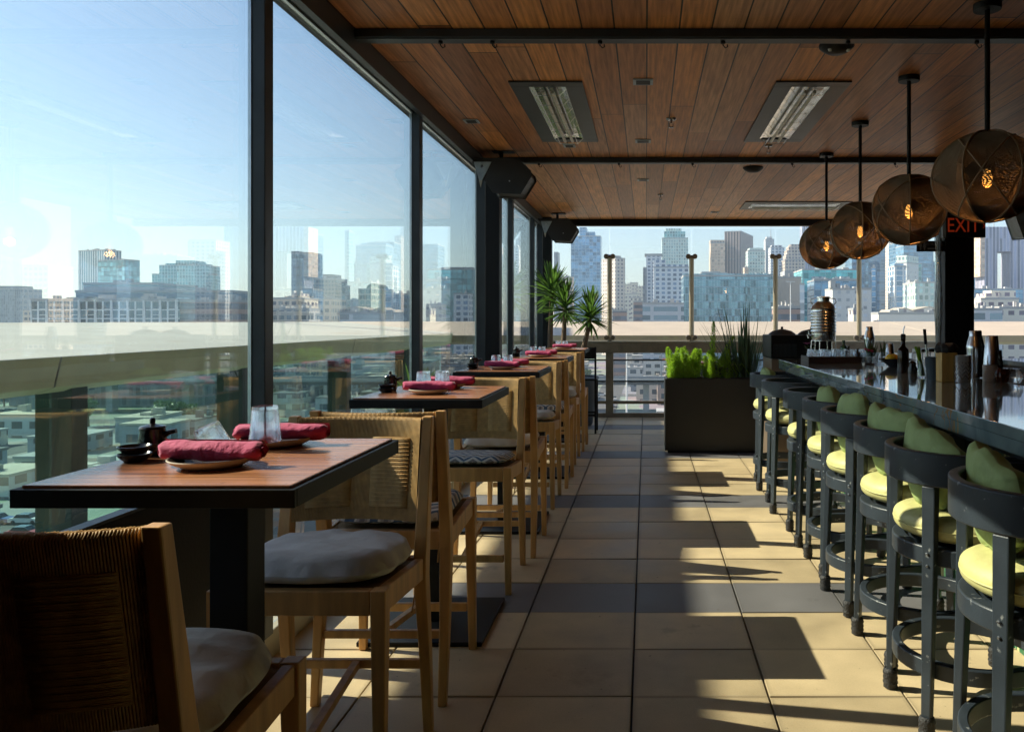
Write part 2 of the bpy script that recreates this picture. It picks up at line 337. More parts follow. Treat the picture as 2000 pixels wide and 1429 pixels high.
def stone():
    m, N, L, b = newmat('blue_grey_marble'); setp(b, rough=.06, spec=.7, coat=.6, crough=.03)
    tc = N.new('ShaderNodeTexCoord'); n1 = N.new('ShaderNodeTexNoise'); n1.inputs['Scale'].default_value = 3; n1.inputs['Detail'].default_value = 8; n1.inputs['Distortion'].default_value = 1.2
    L.new(tc.outputs['Object'], n1.inputs['Vector'])
    r = N.new('ShaderNodeValToRGB'); r.color_ramp.elements[0].color = (.13,.18,.19,1); r.color_ramp.elements[1].color = (.29,.36,.37,1); r.color_ramp.elements[0].position = .35; r.color_ramp.elements[1].position = .7
    L.new(n1.outputs[0], r.inputs[0])
    w = N.new('ShaderNodeTexNoise'); w.inputs['Scale'].default_value = 1.7; w.inputs['Detail'].default_value = 3; w.inputs['Distortion'].default_value = 2.5
    L.new(tc.outputs['Object'], w.inputs['Vector'])
    v = mth(N, L, 'LESS_THAN', mth(N, L, 'ABSOLUTE', mth(N, L, 'SUBTRACT', w.outputs[0], .5)), .004)
    c = mixc(N, L, v, r.outputs[0], (.34,.20,.10)); L.new(c, b.inputs['Base Color']); return m
M['stone'] = stone()
def barfront():
    m, N, L, b = newmat('green_straw_patterned_tile'); setp(b, rough=.35)
    tc = N.new('ShaderNodeTexCoord'); out = None
    for ang, sc in ((.35,26),(-.5,22),(1.2,15),(-.12,30)):
        mp = N.new('ShaderNodeMapping'); mp.inputs['Rotation'].default_value = (ang,0,0); mp.inputs['Scale'].default_value = (1,sc,2.2); L.new(tc.outputs['Object'], mp.inputs[0])
        v = N.new('ShaderNodeTexVoronoi'); v.feature = 'F1'; v.distance = 'EUCLIDEAN'; v.inputs['Scale'].default_value = 1.0; L.new(mp.outputs[0], v.inputs['Vector'])
        t = mth(N, L, 'LESS_THAN', v.outputs['Distance'], .22); out = t if out is None else mth(N, L, 'MAXIMUM', out, t)
    n = N.new('ShaderNodeTexNoise'); n.inputs['Scale'].default_value = 9; L.new(tc.outputs['Object'], n.inputs['Vector'])
    r = N.new('ShaderNodeValToRGB'); r.color_ramp.elements[0].color = (.01,.06,.03,1); r.color_ramp.elements[1].color = (.02,.22,.10,1); L.new(n.outputs[0], r.inputs[0])
    c = mixc(N, L, out, r.outputs[0], (.55,.55,.28)); L.new(c, b.inputs['Base Color']); return m
M['barfront'] = barfront()
def facade(name, wall, glass, su=3.0, sz=3.5, fu=.35, fz=.35, gm=.3, gr=.18, vary=.5, wr=.7, offu=0.0):
    """windows on a grid over a wall; su, sz = bay and storey (m), fu, fz = share of wall in each"""
    m, N, L, b = newmat(name)
    tc = N.new('ShaderNodeTexCoord'); sp = N.new('ShaderNodeSeparateXYZ'); L.new(tc.outputs['Object'], sp.inputs[0])
    sn = N.new('ShaderNodeSeparateXYZ'); L.new(tc.outputs['Normal'], sn.inputs[0])
    ax = mth(N, L, 'ABSOLUTE', sn.outputs[0]); fx = mth(N, L, 'GREATER_THAN', ax, .7)
    u = mth(N, L, 'ADD', mth(N, L, 'MULTIPLY', sp.outputs[0], mth(N, L, 'SUBTRACT', 1.0, fx)), mth(N, L, 'MULTIPLY', sp.outputs[1], fx))
    cu = mth(N, L, 'DIVIDE', mth(N, L, 'ADD', u, 500+offu), su); cz = mth(N, L, 'DIVIDE', mth(N, L, 'ADD', sp.outputs[2], 500), sz)
    wu = mth(N, L, 'GREATER_THAN', mth(N, L, 'FRACT', cu), fu); wz = mth(N, L, 'GREATER_THAN', mth(N, L, 'FRACT', cz), fz)
    side = mth(N, L, 'LESS_THAN', mth(N, L, 'ABSOLUTE', sn.outputs[2]), .5)
    win = mth(N, L, 'MULTIPLY', mth(N, L, 'MULTIPLY', wu, wz), side)
    cb = N.new('ShaderNodeCombineXYZ'); L.new(mth(N, L, 'FLOOR', cu), cb.inputs[0]); L.new(mth(N, L, 'FLOOR', cz), cb.inputs[1])
    wn = N.new('ShaderNodeTexWhiteNoise'); wn.noise_dimensions = '2D'; L.new(cb.outputs[0], wn.inputs[0])
    g = Vector(glass); gc = mixc(N, L, wn.outputs[0], tuple(g*(1-vary)), tuple(min(1, x*(1+vary)) for x in g))
    nz = N.new('ShaderNodeTexNoise'); nz.inputs['Scale'].default_value = .06; nz.inputs['Detail'].default_value = 5; L.new(tc.outputs['Object'], nz.inputs['Vector'])
    wc = mixc(N, L, nz.outputs[0], tuple(x*.85 for x in wall), tuple(min(1, x*1.1) for x in wall))
    L.new(mixc(N, L, win, wc, gc), b.inputs['Base Color'])
    L.new(mth(N, L, 'MULTIPLY', win, gm), b.inputs['Metallic'])
    L.new(mth(N, L, 'SUBTRACT', wr, mth(N, L, 'MULTIPLY', win, wr-gr)), b.inputs['Roughness'])
    return m
# ================================================================ THE TERRACE
XG = -1.60                                    # plane of the glass wall
ZC, ZB = 2.905, 2.86                          # ceiling boards, beam undersides
# floor of real pavers over a dark slab
fl = MB()
for i in range(-3, 8):
    x0 = -.052+.51*i; x1 = x0+.51
    for j in range(-10, 28):
        y0 = -.049+.4436*j; y1 = y0+.4436
        if y0 > 12.15: continue
        xa = max(x0+.004, -1.56); xb = min(x1-.004, 4.1)
        if xb-xa < .02: continue
        dz = rnd.uniform(-.002, .002); t = rnd.uniform(-.0015, .0015)
        b = len(fl.v); z = dz
        dark = (j % 5 == 4)
        fl.box(xa, y0+.0022, -.04, xb, y1-.0022, z, 1 if dark else 0)
        for q in range(4): v = fl.v[b+4+q]; fl.v[b+4+q] = (v[0], v[1]+t, v[2]+(t if q % 2 else -t))
tag(fl.build('floor', [M['paver'], M['paverd']], bevel=.002), kind='structure')
tag(MB().box(-1.72, -4.2, -.34, 4.4, 12.25, -.035).build('floor_slab', M['black']), kind='structure')
# roof
tag(MB().box(-1.70, -4.2, ZC, 4.4, 12.1, 3.2).build('ceiling', M['ceil']), kind='structure')
# back wall behind the camera, unseen right wall added to cut ambient sky light
tag(MB().box(-1.7, -4.2, -.03, 4.4, -4.0, ZC-.003).build('wall_behind', mat('dark_wall_wood', (.20,.13,.08), .6, .3, 4, stretch=(3,3,.5))), kind='structure')
tag(MB().box(4.12, -3.99, -.03, 4.4, 7.9, ZC-.003).build('wall_service', M['black']), kind='structure')
# far edge fascia of the roof and beams
def one(name, label, cat, mb, m, **k):
    g = k.pop('group', None); return tag(mb.build(name, m, **k), label, cat, g)
b0 = thing('ceiling_beam', 'dark steel beam with hooks crossing the ceiling nearest the camera', 'beam', (0,4.21,0), group='steel ceiling beams')
MB().box(-1.5, 0, ZB, 4.3, .10, ZC-.002).build('beam_bar', M['steel'], b0, bevel=.003)
MB().box(-1.5, .012, ZB-.006, 4.3, .088, ZB-.0005).build('track', M['steel'], b0)
b1 = thing('ceiling_beam', 'dark steel beam between the two speakers, behind the recessed heaters', 'beam', (0,7.52,0), group='steel ceiling beams')
MB().box(-1.36, 0, ZB, 4.3, .10, ZC-.002).build('beam_bar', M['steel'], b1, bevel=.003)
MB().box(-1.36, .012, ZB-.006, 4.3, .088, ZB-.0005).build('track', M['steel'], b1)
b2 = thing('ceiling_beam', 'dark steel edge beam over the far windscreens', 'beam', (0,12.11,0), group='steel ceiling beams')
MB().box(-1.7, -.008, ZB-.05, 4.4, .12, 3.21).build('beam_bar', M['black'], b2)
def hook(x, b, z=ZB-.007):
    MB().tube([(x,.05,z),(x,.05,z-.02),(x+.012,.05,z-.034),(x+.024,.05,z-.028),(x+.022,.05,z-.016)], .003, 6).lathe([(0,z-.012),(.012,z-.012),(.012,z),(0,z)], (x,.05,0), 8).build('hook', M['black'], b, smooth=True)
for X_ in (-1.07,-.80,-.24,.40,1.05,1.72): hook(X_, b0)
for X_ in (-.99,-.25,.43,1.35,2.3): hook(X_, b1)
# glass wall on the left -------------------------------------------------------
tag(MB().box(-1.72, 1.402, -.03, -1.56, 12.0, .11).build('curb', M['cream'], bevel=.006), kind='structure')
def post(y, w, label, x1=-1.54, mat_='steel'):
    t = thing('window_post', label, 'post', (0,y,0), group='steel posts of the glass wall')
    MB().box(-1.608, 0, .111, x1, w, 2.818).build('post_bar', M[mat_], t, bevel=.003)
    MB().box(-1.607, -.006, .111, XG+.006, -.0005, 2.817).build('glazing_strip', M['alu'], t)
    return t
tag(MB().box(-1.70, -4.0, -.03, -1.56, 1.40, 2.818).build('wall_left', M['panel']), kind='structure')  # unseen solid wall added instead of glass to darken the foreground
post(3.31, .075, 'widest dark steel window post, at the left between the first and second table')
post(5.57, .08, 'dark steel window post beside the second table')
post(7.69, .10, 'dark steel window post in front of the black column by the nearer speaker', -1.50)
post(9.45, .09, 'slim dark steel window post between the third and fourth table')
post(11.25, .08, 'slim dark steel window post beside the farthest table')
post(11.98, .10, 'dark steel corner post next to the yuccas', -1.50)
hd = thing('window_header', 'long dark steel header rail along the top of the glass wall', 'header rail')
MB().box(-1.66, -4.0, 2.82, -1.54, 12.0, ZC-.001).build('header_bar', M['black'], hd, bevel=.004)
MB().box(-1.538, -4.0, 2.79, -1.50, 12.0, ZC-.002).build('inner_track', M['steel'], hd)
MB().box(-1.60, -4.0, 2.812, -1.585, 12.0, 2.819).build('glazing_strip', M['alu'], hd)
def pane(y0, y1, label, z0=.112):
    t = thing('window_pane', label, 'window', (0,y0,0), group='tall panes of the glass wall')
    MB().box(XG-.006, 0, z0, XG+.006, y1-y0, 2.811).build('glass_sheet', M['glass'], t)
    return t
p1 = pane(1.41, 3.30, 'large tinted pane at the far left looking out to the white arcaded building')
MB().box(XG+.014, 0, .28, XG+.05, 1.74, .82).build('lower_panel', M['panel'], p1, bevel=.004)
MB().box(XG+.013, 0, .822, XG+.055, 1.74, .832).build('panel_cap', M['steel'], p1)
pane(3.39, 5.56, 'tinted pane between the widest post and the next, behind the first chairs')
pane(5.655, 7.68, 'tinted pane beside the second and third tables, in front of the nearer speaker')
pane(7.80, 9.44, 'narrow looking tinted pane just past the black column')
pane(9.545, 11.24, 'tinted pane beside the fourth table')
pane(11.335, 11.975, 'narrowest tinted pane by the corner post')
def column(x0, y, x1, d, label, z1=ZC-.003):
    t = thing('column', label, 'column', (x0,y,0), group='black steel columns')
    MB().box(0, 0, .001, x1-x0, d, z1).build('shaft', M['black'], t, bevel=.005)
    MB().box(-.02, -.02, .001, x1-x0+.02, d+.02, .02).build('base_plate', M['steel'], t)
    return t
column(-1.50, 7.62, -1.365, .14, 'black steel column under the nearer speaker')
column(-1.50, 11.85, -1.37, .14, 'black steel column under the farther speaker, beside the yuccas')
cr = column(2.76, 7.56, 3.03, .25, 'wide black column behind the bar, under the exit sign')
# rolled clear vinyl curtain beside the wide column
cv = MB(); 
for k in range(9):
    a = 2*pi*k/9; cv.tube([(2.71+.022*cos(a)*(1+.4*sin(z*9)), 7.60+.022*sin(a), z) for z in [1.05+i*.15 for i in range(13)]], .011, 6)
one('clear_curtain', 'rolled pale clear vinyl curtain against the left of the wide column', 'curtain', cv, glassmat('clear_vinyl', (.75,.80,.86), .12, boost=.12, dirt=.35), smooth='all')
# second grey fabric curtain at the right edge
cv = MB(); n = 60; vs = []; fs = []
for i in range(n):
    for j, z in enumerate((1.15, 1.9, 2.55)):
        vs.append((3.9+.6*i/n, 8.2+.03*sin(i*1.1)+.012*sin(i*2.3+z), z))
for i in range(n-1):
    for j in range(2): fs.append((i*3+j, i*3+3+j, i*3+4+j, i*3+j+1))
b = len(vs); vs += [(x, y+.012, z) for x, y, z in vs]; fs += [tuple(b+q for q in f[::-1]) for f in fs]
cv.add(vs, fs)
one('fabric_curtain', 'grey pleated curtain hanging at the right edge of the view', 'curtain', cv, mat('grey_curtain', (.20,.22,.25), .8), smooth='all')
# end windscreen ---------------------------------------------------------------
YE = 12.0
rail = thing('end_railing', 'bronze metal railing across the far end of the terrace', 'railing', (0,YE,0))
MB().box(-1.36, -.05, .935, 4.4, .06, 1.085).build('top_rail', M['railm'], rail, bevel=.006)
MB().box(-1.36, -.055, 1.086, 4.4, .065, 1.112).build('cap_strip', M['cream'], rail, bevel=.004)
MB().box(-1.36, -.02, .19, 4.4, .02, .235).build('middle_rail', M['railm'], rail)
MB().box(-1.36, -.04, .001, 4.4, .04, .06).build('bottom_rail', M['railm'], rail)
for i, z in enumerate((.52,.83)): MB().tube([(-1.36,.0,z),(4.4,.0,z)], .012, 8).build('thin_bar', M['steel'], rail, smooth=True)
for x in (-.535,.665,1.895,3.12):
    MB().box(x-.055, -.045, .001, x+.055, .045, .934).build('stanchion', M['railm'], rail, bevel=.004)
MB().box(-1.36, -.005, .24, 4.4, .005, .93).build('infill_glass', M['clear'], rail)
for k, x in enumerate((-.535,.665,1.895,3.12)):
    lb = ['first slim cream windscreen post, behind the yuccas', 'second slim cream windscreen post, above the bright fern', 'third slim cream windscreen post, beside the steel urn', 'fourth slim cream windscreen post, behind the tall steel shaker'][k]
    t = thing('windscreen_post', lb, 'post', (x,YE,0), group='cream posts of the windscreen')
    MB().tube([(0,0,1.113),(0,0,2.33)], .036, 16).build('post_tube', M['post'], t, smooth=True)
    for z in (1.16, 2.345):
        c = MB()
        for sx in (-1,1):
            c.lathe([(0,-.030),(.032,-.030),(.038,-.02),(.038,.02),(.032,.030),(0,.030)], (sx*.048,-.02,z), 14, M=Matrix.Rotation(pi/2,3,'X'))
        c.box(-.07,-.025,z-.022,.07,.025,z+.018)
        c.build('glass_clamp', M['railm'], t, smooth=True)
xs = [-1.36,-.535,.665,1.895,3.12,4.4]
lbs = ['clear windscreen pane behind the yuccas', 'clear windscreen pane in front of the pale white towers', 'clear windscreen pane in front of the wide blue glass office', 'clear windscreen pane behind the steel urn', 'clear windscreen pane behind the wide black column']
for k in range(5):
    one('windscreen', lbs[k], 'windscreen', MB().box(xs[k]+.012, YE-.006, 1.13, xs[k+1]-.012, YE+.006, 2.745), M['clear'], group='clear glass windscreens')
# cream cornice outside, left side and far end, sloping gently up and outwards -----
def cornice(name, label, poly_fn, segs):
    t = thing(name, label, 'cornice')
    for (a, b) in segs:
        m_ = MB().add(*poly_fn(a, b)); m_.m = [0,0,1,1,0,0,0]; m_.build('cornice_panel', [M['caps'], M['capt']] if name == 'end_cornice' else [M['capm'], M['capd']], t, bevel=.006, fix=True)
    return t
def lf(a, b):
    P = [(-3.30,1.20),(-3.34,1.025),(-3.45,.985),(-6.3,1.10),(-6.3,1.385)]; k = 5
    def X(p, y): return (p[0], y, p[1])
    def mit(p, y): return (p[0], y+(-(p[0]+3.3)) if y >= 14.0 else y, p[1])
    vs = [X(p, a) for p in P]+[mit(p, b) for p in P]
    return vs, [tuple(range(k)), tuple(range(2*k-1,k-1,-1))]+[(i,(i+1)%k,k+(i+1)%k,k+i) for i in range(k)]
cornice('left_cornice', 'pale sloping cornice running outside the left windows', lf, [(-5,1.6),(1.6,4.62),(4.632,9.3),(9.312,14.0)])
def ef(a, b):
    P = [(14.0,1.157),(14.04,1.04),(14.15,1.0),(17.0,1.15),(17.0,1.392)]; k = 5
    vs = [((a-(p[0]-14.0)) if a <= -3.2 else a, p[0], p[1]) for p in P]+[(b, p[0], p[1]) for p in P]
    return vs, [tuple(range(k)), tuple(range(2*k-1,k-1,-1))]+[(i,(i+1)%k,k+(i+1)%k,k+i) for i in range(k)]
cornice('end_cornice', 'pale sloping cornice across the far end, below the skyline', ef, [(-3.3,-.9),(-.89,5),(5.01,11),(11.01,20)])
# outer support posts of the left cornice
for k, y in enumerate((3.35,4.85,6.9,9.3,11.8)):
    lb = ['nearest dark green support post under the pale outer cornice', 'dark green support post under the joint of the outer cornice', 'dark green cornice support seen through the second pane', 'dark green cornice support seen through the third pane', 'dark green cornice support near the corner of the terrace'][k]
    one('cornice_support', lb, 'post', MB().box(-3.62,y,-.6,-3.40,y+.14,1.05), mat('support_green', (.05,.075,.07), .5) if k == 0 else bpy.data.materials['support_green'], group='supports of the outer cornice', bevel=.004)
# added unseen truss beyond the windows, put there to shade the aisle
t = thing('roof_truss', 'deep steel girder on tall legs, outside to the left of the windows', 'truss', (-12,0,0))
MB().box(-.06,-6,8.53,.06,17.5,9.27).build('girder', M['steel'], t); MB().box(-.05,-6,8.42,.05,17.5,8.49).build('chord', M['steel'], t)
for y in (-5.9,14.75): MB().box(-.12,y,-26,.12,y+.25,8.528).build('leg', M['steel'], t)
for k, (a_, b_) in enumerate(((-3,3.33),(3.5,4.83),(5.01,6.88),(7.06,9.28),(9.46,11.78),(11.96,14))):
    one('balustrade', ['nearest green glass balustrade pane under the outer cornice','short green balustrade pane between the two near supports','green balustrade pane seen low through the first and second windows','green balustrade pane seen low through the second window','green balustrade pane seen low through the third window','last green balustrade pane at the far corner'][k], 'balustrade', MB().box(-3.52,a_,-.45,-3.505,b_,1.0), M['green'], group='green glass balustrade panes')
# heaters ----------------------------------------------------------------------
def heater(x0, y0, x1, y1, label):
    t = thing('ceiling_heater', label, 'heater', (x0,y0,ZC), group='recessed ceiling heaters'); w, d = x1-x0, y1-y0
    fx, fy = (.115,.10) if d > w else (.10,.115)
    m = MB()
    m.box(0,0,-.012,w,fy,-.0005); m.box(0,d-fy,-.012,w,d,-.0005); m.box(0,fy,-.012,fx,d-fy,-.0005); m.box(w-fx,fy,-.012,w,d-fy,-.0005)
    m.build('frame', M['steel'], t, bevel=.002)
    c = MB()
    if d > w:
        prof = [(fx, -.010),(fx+.03,-.004),(w/2,-.002),(w-fx-.03,-.004),(w-fx,-.010)]
        vs = [(a, y, b) for a, b in prof for y in (fy, d-fy)]
    else:
        prof = [(fy, -.010),(fy+.03,-.004),(d/2,-.002),(d-fy-.03,-.004),(d-fy,-.010)]
        vs = [(y, a, b) for a, b in prof for y in (fx, w-fx)]
    c.add(vs, [(2*i,2*i+1,2*i+3,2*i+2) for i in range(4)]).build('reflector', mat('polished_reflector', (.75,.74,.70), .14, .1, 20, metal=1, bump=.3, bscale=7) if 'polished_reflector' not in bpy.data.materials else bpy.data.materials['polished_reflector'], t)
    for s in (-.03,.03):
        a = ((w/2+s, fy+.03, -.035),(w/2+s, d-fy-.03, -.035)) if d > w else ((fx+.03, d/2+s, -.035),(w-fx-.03, d/2+s, -.035))
        MB().tube(a, .012, 10).build('heating_tube', M['tube'], t, smooth=True)
    g = MB(); L_ = (d if d > w else w)
    for i in range(7):
        q = .14+(L_-.28)*i/6
        if d > w: g.tube([(fx, q, -.012),(fx+.04, q+.02, -.05),(w/2,q-.01,-.058),(w-fx-.04, q+.015, -.05),(w-fx, q, -.012)], .0022, 5)
        else: g.tube([(q, fy, -.012),(q, fy+.04, -.05),(q, d/2,-.058),(q, d-fy-.04, -.05),(q, d-fy, -.012)], .0022, 5)
    for q in (.2,.8):
        if d > w: g.tube([(fx+(w-2*fx)*q, fy,-.05),(fx+(w-2*fx)*q, d-fy,-.05)], .0022, 5)
        else: g.tube([(fx, fy+(d-2*fy)*q,-.05),(w-fx, fy+(d-2*fy)*q,-.05)], .0022, 5)
    g.build('wire_guard', M['chrome'], t); return t
heater(-.865,5.13,-.40,6.84,'recessed heater with wire guard in the ceiling above the tables')
heater(.815,5.13,1.29,6.84,'recessed heater with wire guard in the ceiling above the aisle side of the bar')
heater(1.25,10.3,2.6,11.0,'far recessed heater set crosswise near the end of the ceiling')
def csn(x, y): D = F*(ZC-H)/(VY-y); return px(x, D), D
for k, (x, y, w) in enumerate(((921,236,.11),(1256,159,.125),(1256,275,.13),(1256,351,.12),(1112,284,.10),(1396,414,.11))):
    X_, D = csn(x, y)
    lb = ['small dark slot vent near the left end of the boards', 'slot vent nearest the camera, between the two heaters', 'middle slot vent, just before the second beam', 'slot vent just past the second beam', 'small slot vent just beyond the left heater', 'tiny slot vent near the far end of the ceiling'][k]
    t = thing('slot_vent', lb, 'vent', (X_,D,ZC), group='slot vents in the ceiling')
    MB().box(-w/2,-.06,-.008,w/2,.06,-.0005).build('vent_frame', M['grille'], t)
    MB().box(-w/2+.018,-.04,-.010,w/2-.018,.045,-.0085).build('vent_slot', M['black'], t)
for k, (x, y) in enumerate(((1311,232),(1290,380),(1501,284))):
    X_, D = csn(x, y); lb = ['brass sprinkler head in the middle of the ceiling', 'brass sprinkler head past the second beam', 'small sprinkler head at the corner of the right heater'][k]
    t = thing('sprinkler', lb, 'sprinkler', (X_,D,ZC), group='ceiling sprinklers')
    MB().lathe([(0,-.012),(.03,-.012),(.04,-.0005)], n=16).build('escutcheon', M['chromed'], t, smooth=True)
    MB().tube([(0,0,-.012),(0,0,-.035)], .008, 8).tube([(-.012,0,-.035),(-.014,0,-.055),(0,0,-.065)], .003,6).tube([(.012,0,-.035),(.014,0,-.055),(0,0,-.065)], .003,6).lathe([(0,-.07),(.018,-.068),(.018,-.066),(0,-.064)], n=12).build('nozzle', M['chromed'], t, smooth=True)
for k, (x, y, r) in enumerate(((1634,88,.095),(1471,327,.10))):
    X_, D = csn(x, y); lb = ['round dark detector with small lamps, near the first beam', 'plain dark round detector just past the second beam'][k]
    t = thing('smoke_detector', lb, 'detector', (X_,D,ZC), group='round ceiling detectors')
    MB().lathe([(0,-.05),(r*.5,-.046),(r*.8,-.03),(r,-.012),(r,-.0005)], n=28).build('dome', M['black'], t, smooth=True)
    if k == 0:
        for a in (-.7,.9): MB().lathe([(0,-.012),(.008,-.01),(.012,0)], (.07*sin(a),-.05*cos(a),-.036), 10).build('lens', M['white'], t, smooth=True)
# speakers ---------------------------------------------------------------------
def speaker(x, y, z, s, label, no):
    t = thing('wall_speaker', label, 'speaker', (x,y,z), group='black ceiling speakers')
    P = [(-.25,.15),(-.06,-.13),(.17,-.14),(.262,.01),(.255,.045),(.14,.15)]
    MB().prism([(a*s,b*s) for a, b in P], -.16*s, .16*s).build('cabinet', M['plasticblk'], t, bevel=.018)
    MB().prism([(-.24*s,.13*s),(-.08*s,.13*s),(-.165*s,-.035*s),(-.19*s,-.035*s)], -.172*s, -.162*s).build('bracket_plate', M['grille'], t)
    MB().prism([(-.192*s,-.037*s),(-.163*s,-.037*s),(-.176*s,-.10*s)], -.172*s, -.162*s).build('bracket_tip', M['cream'], t)
    MB().lathe([(0,-.02),(.014,-.02),(.014,0),(0,0)], (-.165*s,-.172*s,.09*s), 12, M=Matrix.Rotation(pi/2,3,'X')).build('bolt', M['alu'], t, smooth=True)
    MB().tube([(-.02,0,.14*s),(-.02,0,.26*s)], .018, 10).box(-.10*s,-.06,.25*s,.10*s,.06,.27*s).build('mount', M['black'], t)
    MB().lathe([(0,-.006),(.006,-.006),(.006,0),(0,0)], (.08*s,-.162*s,-.04*s), 10, M=Matrix.Rotation(pi/2,3,'X')).build('badge', M['alu'], t, smooth=True)
    return t
speaker(-1.27,7.30,2.66,.97,'black speaker hanging beside the third table, nearer of the two',1)
speaker(-1.22,11.45,2.65,.97,'black speaker hanging in the far corner above the yuccas',2)
sp3 = thing('wall_speaker', 'grey speaker at the right edge beside the exit sign', 'speaker', (3.62,7.9,2.2), group='black ceiling speakers')
MB().prism([(-.16,.36),(.5,.36),(.5,.05),(-.03,0)], -.12, .12).build('cabinet', M['grille'], sp3, bevel=.01)
# ================================================================ TABLES
def table(yc, label):
    t = thing('bar_table', label, 'table', (-.977,yc,0), group='tall dining tables along the windows')
    MB().box(-.268,-.327,1.055,.268,.327,1.073).build('tabletop', M['tabletop'], t, bevel=.002)
    e = MB(); e.box(-.282,-.341,1.030,.282,-.329,1.067); e.box(-.282,.329,1.030,.282,.341,1.067); e.box(-.282,-.3285,1.030,-.270,.3285,1.067); e.box(.270,-.3285,1.030,.282,.3285,1.067)
    e.build('edge_band', M['black'], t, bevel=.002)
    MB().box(-.25,-.30,1.035,.25,.30,1.0535).build('under_frame', M['black'], t)
    MB().box(-.045,-.045,.022,.045,.045,1.029).build('leg', M['black'], t, bevel=.004)
    MB().box(-.27,-.29,.001,.27,.29,.021).build('base_plate', M['black'], t, bevel=.004)
    return t
TY = [1.96,3.81,5.67,7.55,9.72]
tl = ['first and nearest wooden table top with black steel edge, at the lower left', 'second wooden table with black steel edge, beside the second window post', 'third wooden table, in front of the black column', 'fourth wooden table, past the black column', 'fifth and farthest wooden table, below the far speaker']
tb = table(TY[0], tl[0]); TB = [tb]
for k in range(1,5):
    c = copy_tree(tb); c.location.y = TY[k]; c['label'] = tl[k]; TB.append(c)
# ---- cushion
def cushion(w, d, h, seed=0, sag=.3, n=22, sq=4.5, wr=.006):
    r = random.Random(seed); ph = [r.uniform(0,6.28) for _ in range(8)]; m = MB(); vs = []; fs = []
    for side in (1,-1):
        for i in range(n+1):
            for j in range(n+1):
                u, v = -1+2*i/n, -1+2*j/n
                k = max(abs(u), abs(v)); 
                if k > 0:
                    q = (abs(u)**sq+abs(v)**sq)**(1/sq); s = k/q*1.0
                else: s = 1
                x, y = u*s, v*s; e = min(1, max(abs(x), abs(y), (abs(x)**sq+abs(y)**sq)**(1/sq)))
                z = (1-e**5)**.42*(1 if side > 0 else .55)
                z *= 1-sag*.35*math.exp(-(x*x+y*y)*2.2)*(1 if side > 0 else 0)
                wv = wr*(sin(6*x+ph[0]+2*y)*cos(5*y+ph[1])+.6*sin(13*x*y+ph[2]+4*x)+.5*sin(17*y+ph[3]+3*x))*(1-e**6)
                vs.append((x*w/2+wr*.5*sin(9*y+ph[4]), y*d/2+wr*.5*sin(8*x+ph[5]), side*(z*h/2+ (wv if side > 0 else 0))))
    N1 = (n+1)**2
    for i in range(n):
        for j in range(n):
            a = i*(n+1)+j; f = (a, a+n+1, a+n+2, a+1); fs.append(f); fs.append(tuple(N1+q for q in f[::-1]))
    bnd = [(i,0) for i in range(n)]+[(n,j) for j in range(n)]+[(n-i,n) for i in range(n)]+[(0,n-j) for j in range(n)]
    bi = [i*(n+1)+j for i, j in bnd]
    for q in range(len(bi)):
        a, b = bi[q], bi[(q+1) % len(bi)]; fs.append((b, a, N1+a, N1+b))
    return m.add(vs, fs)
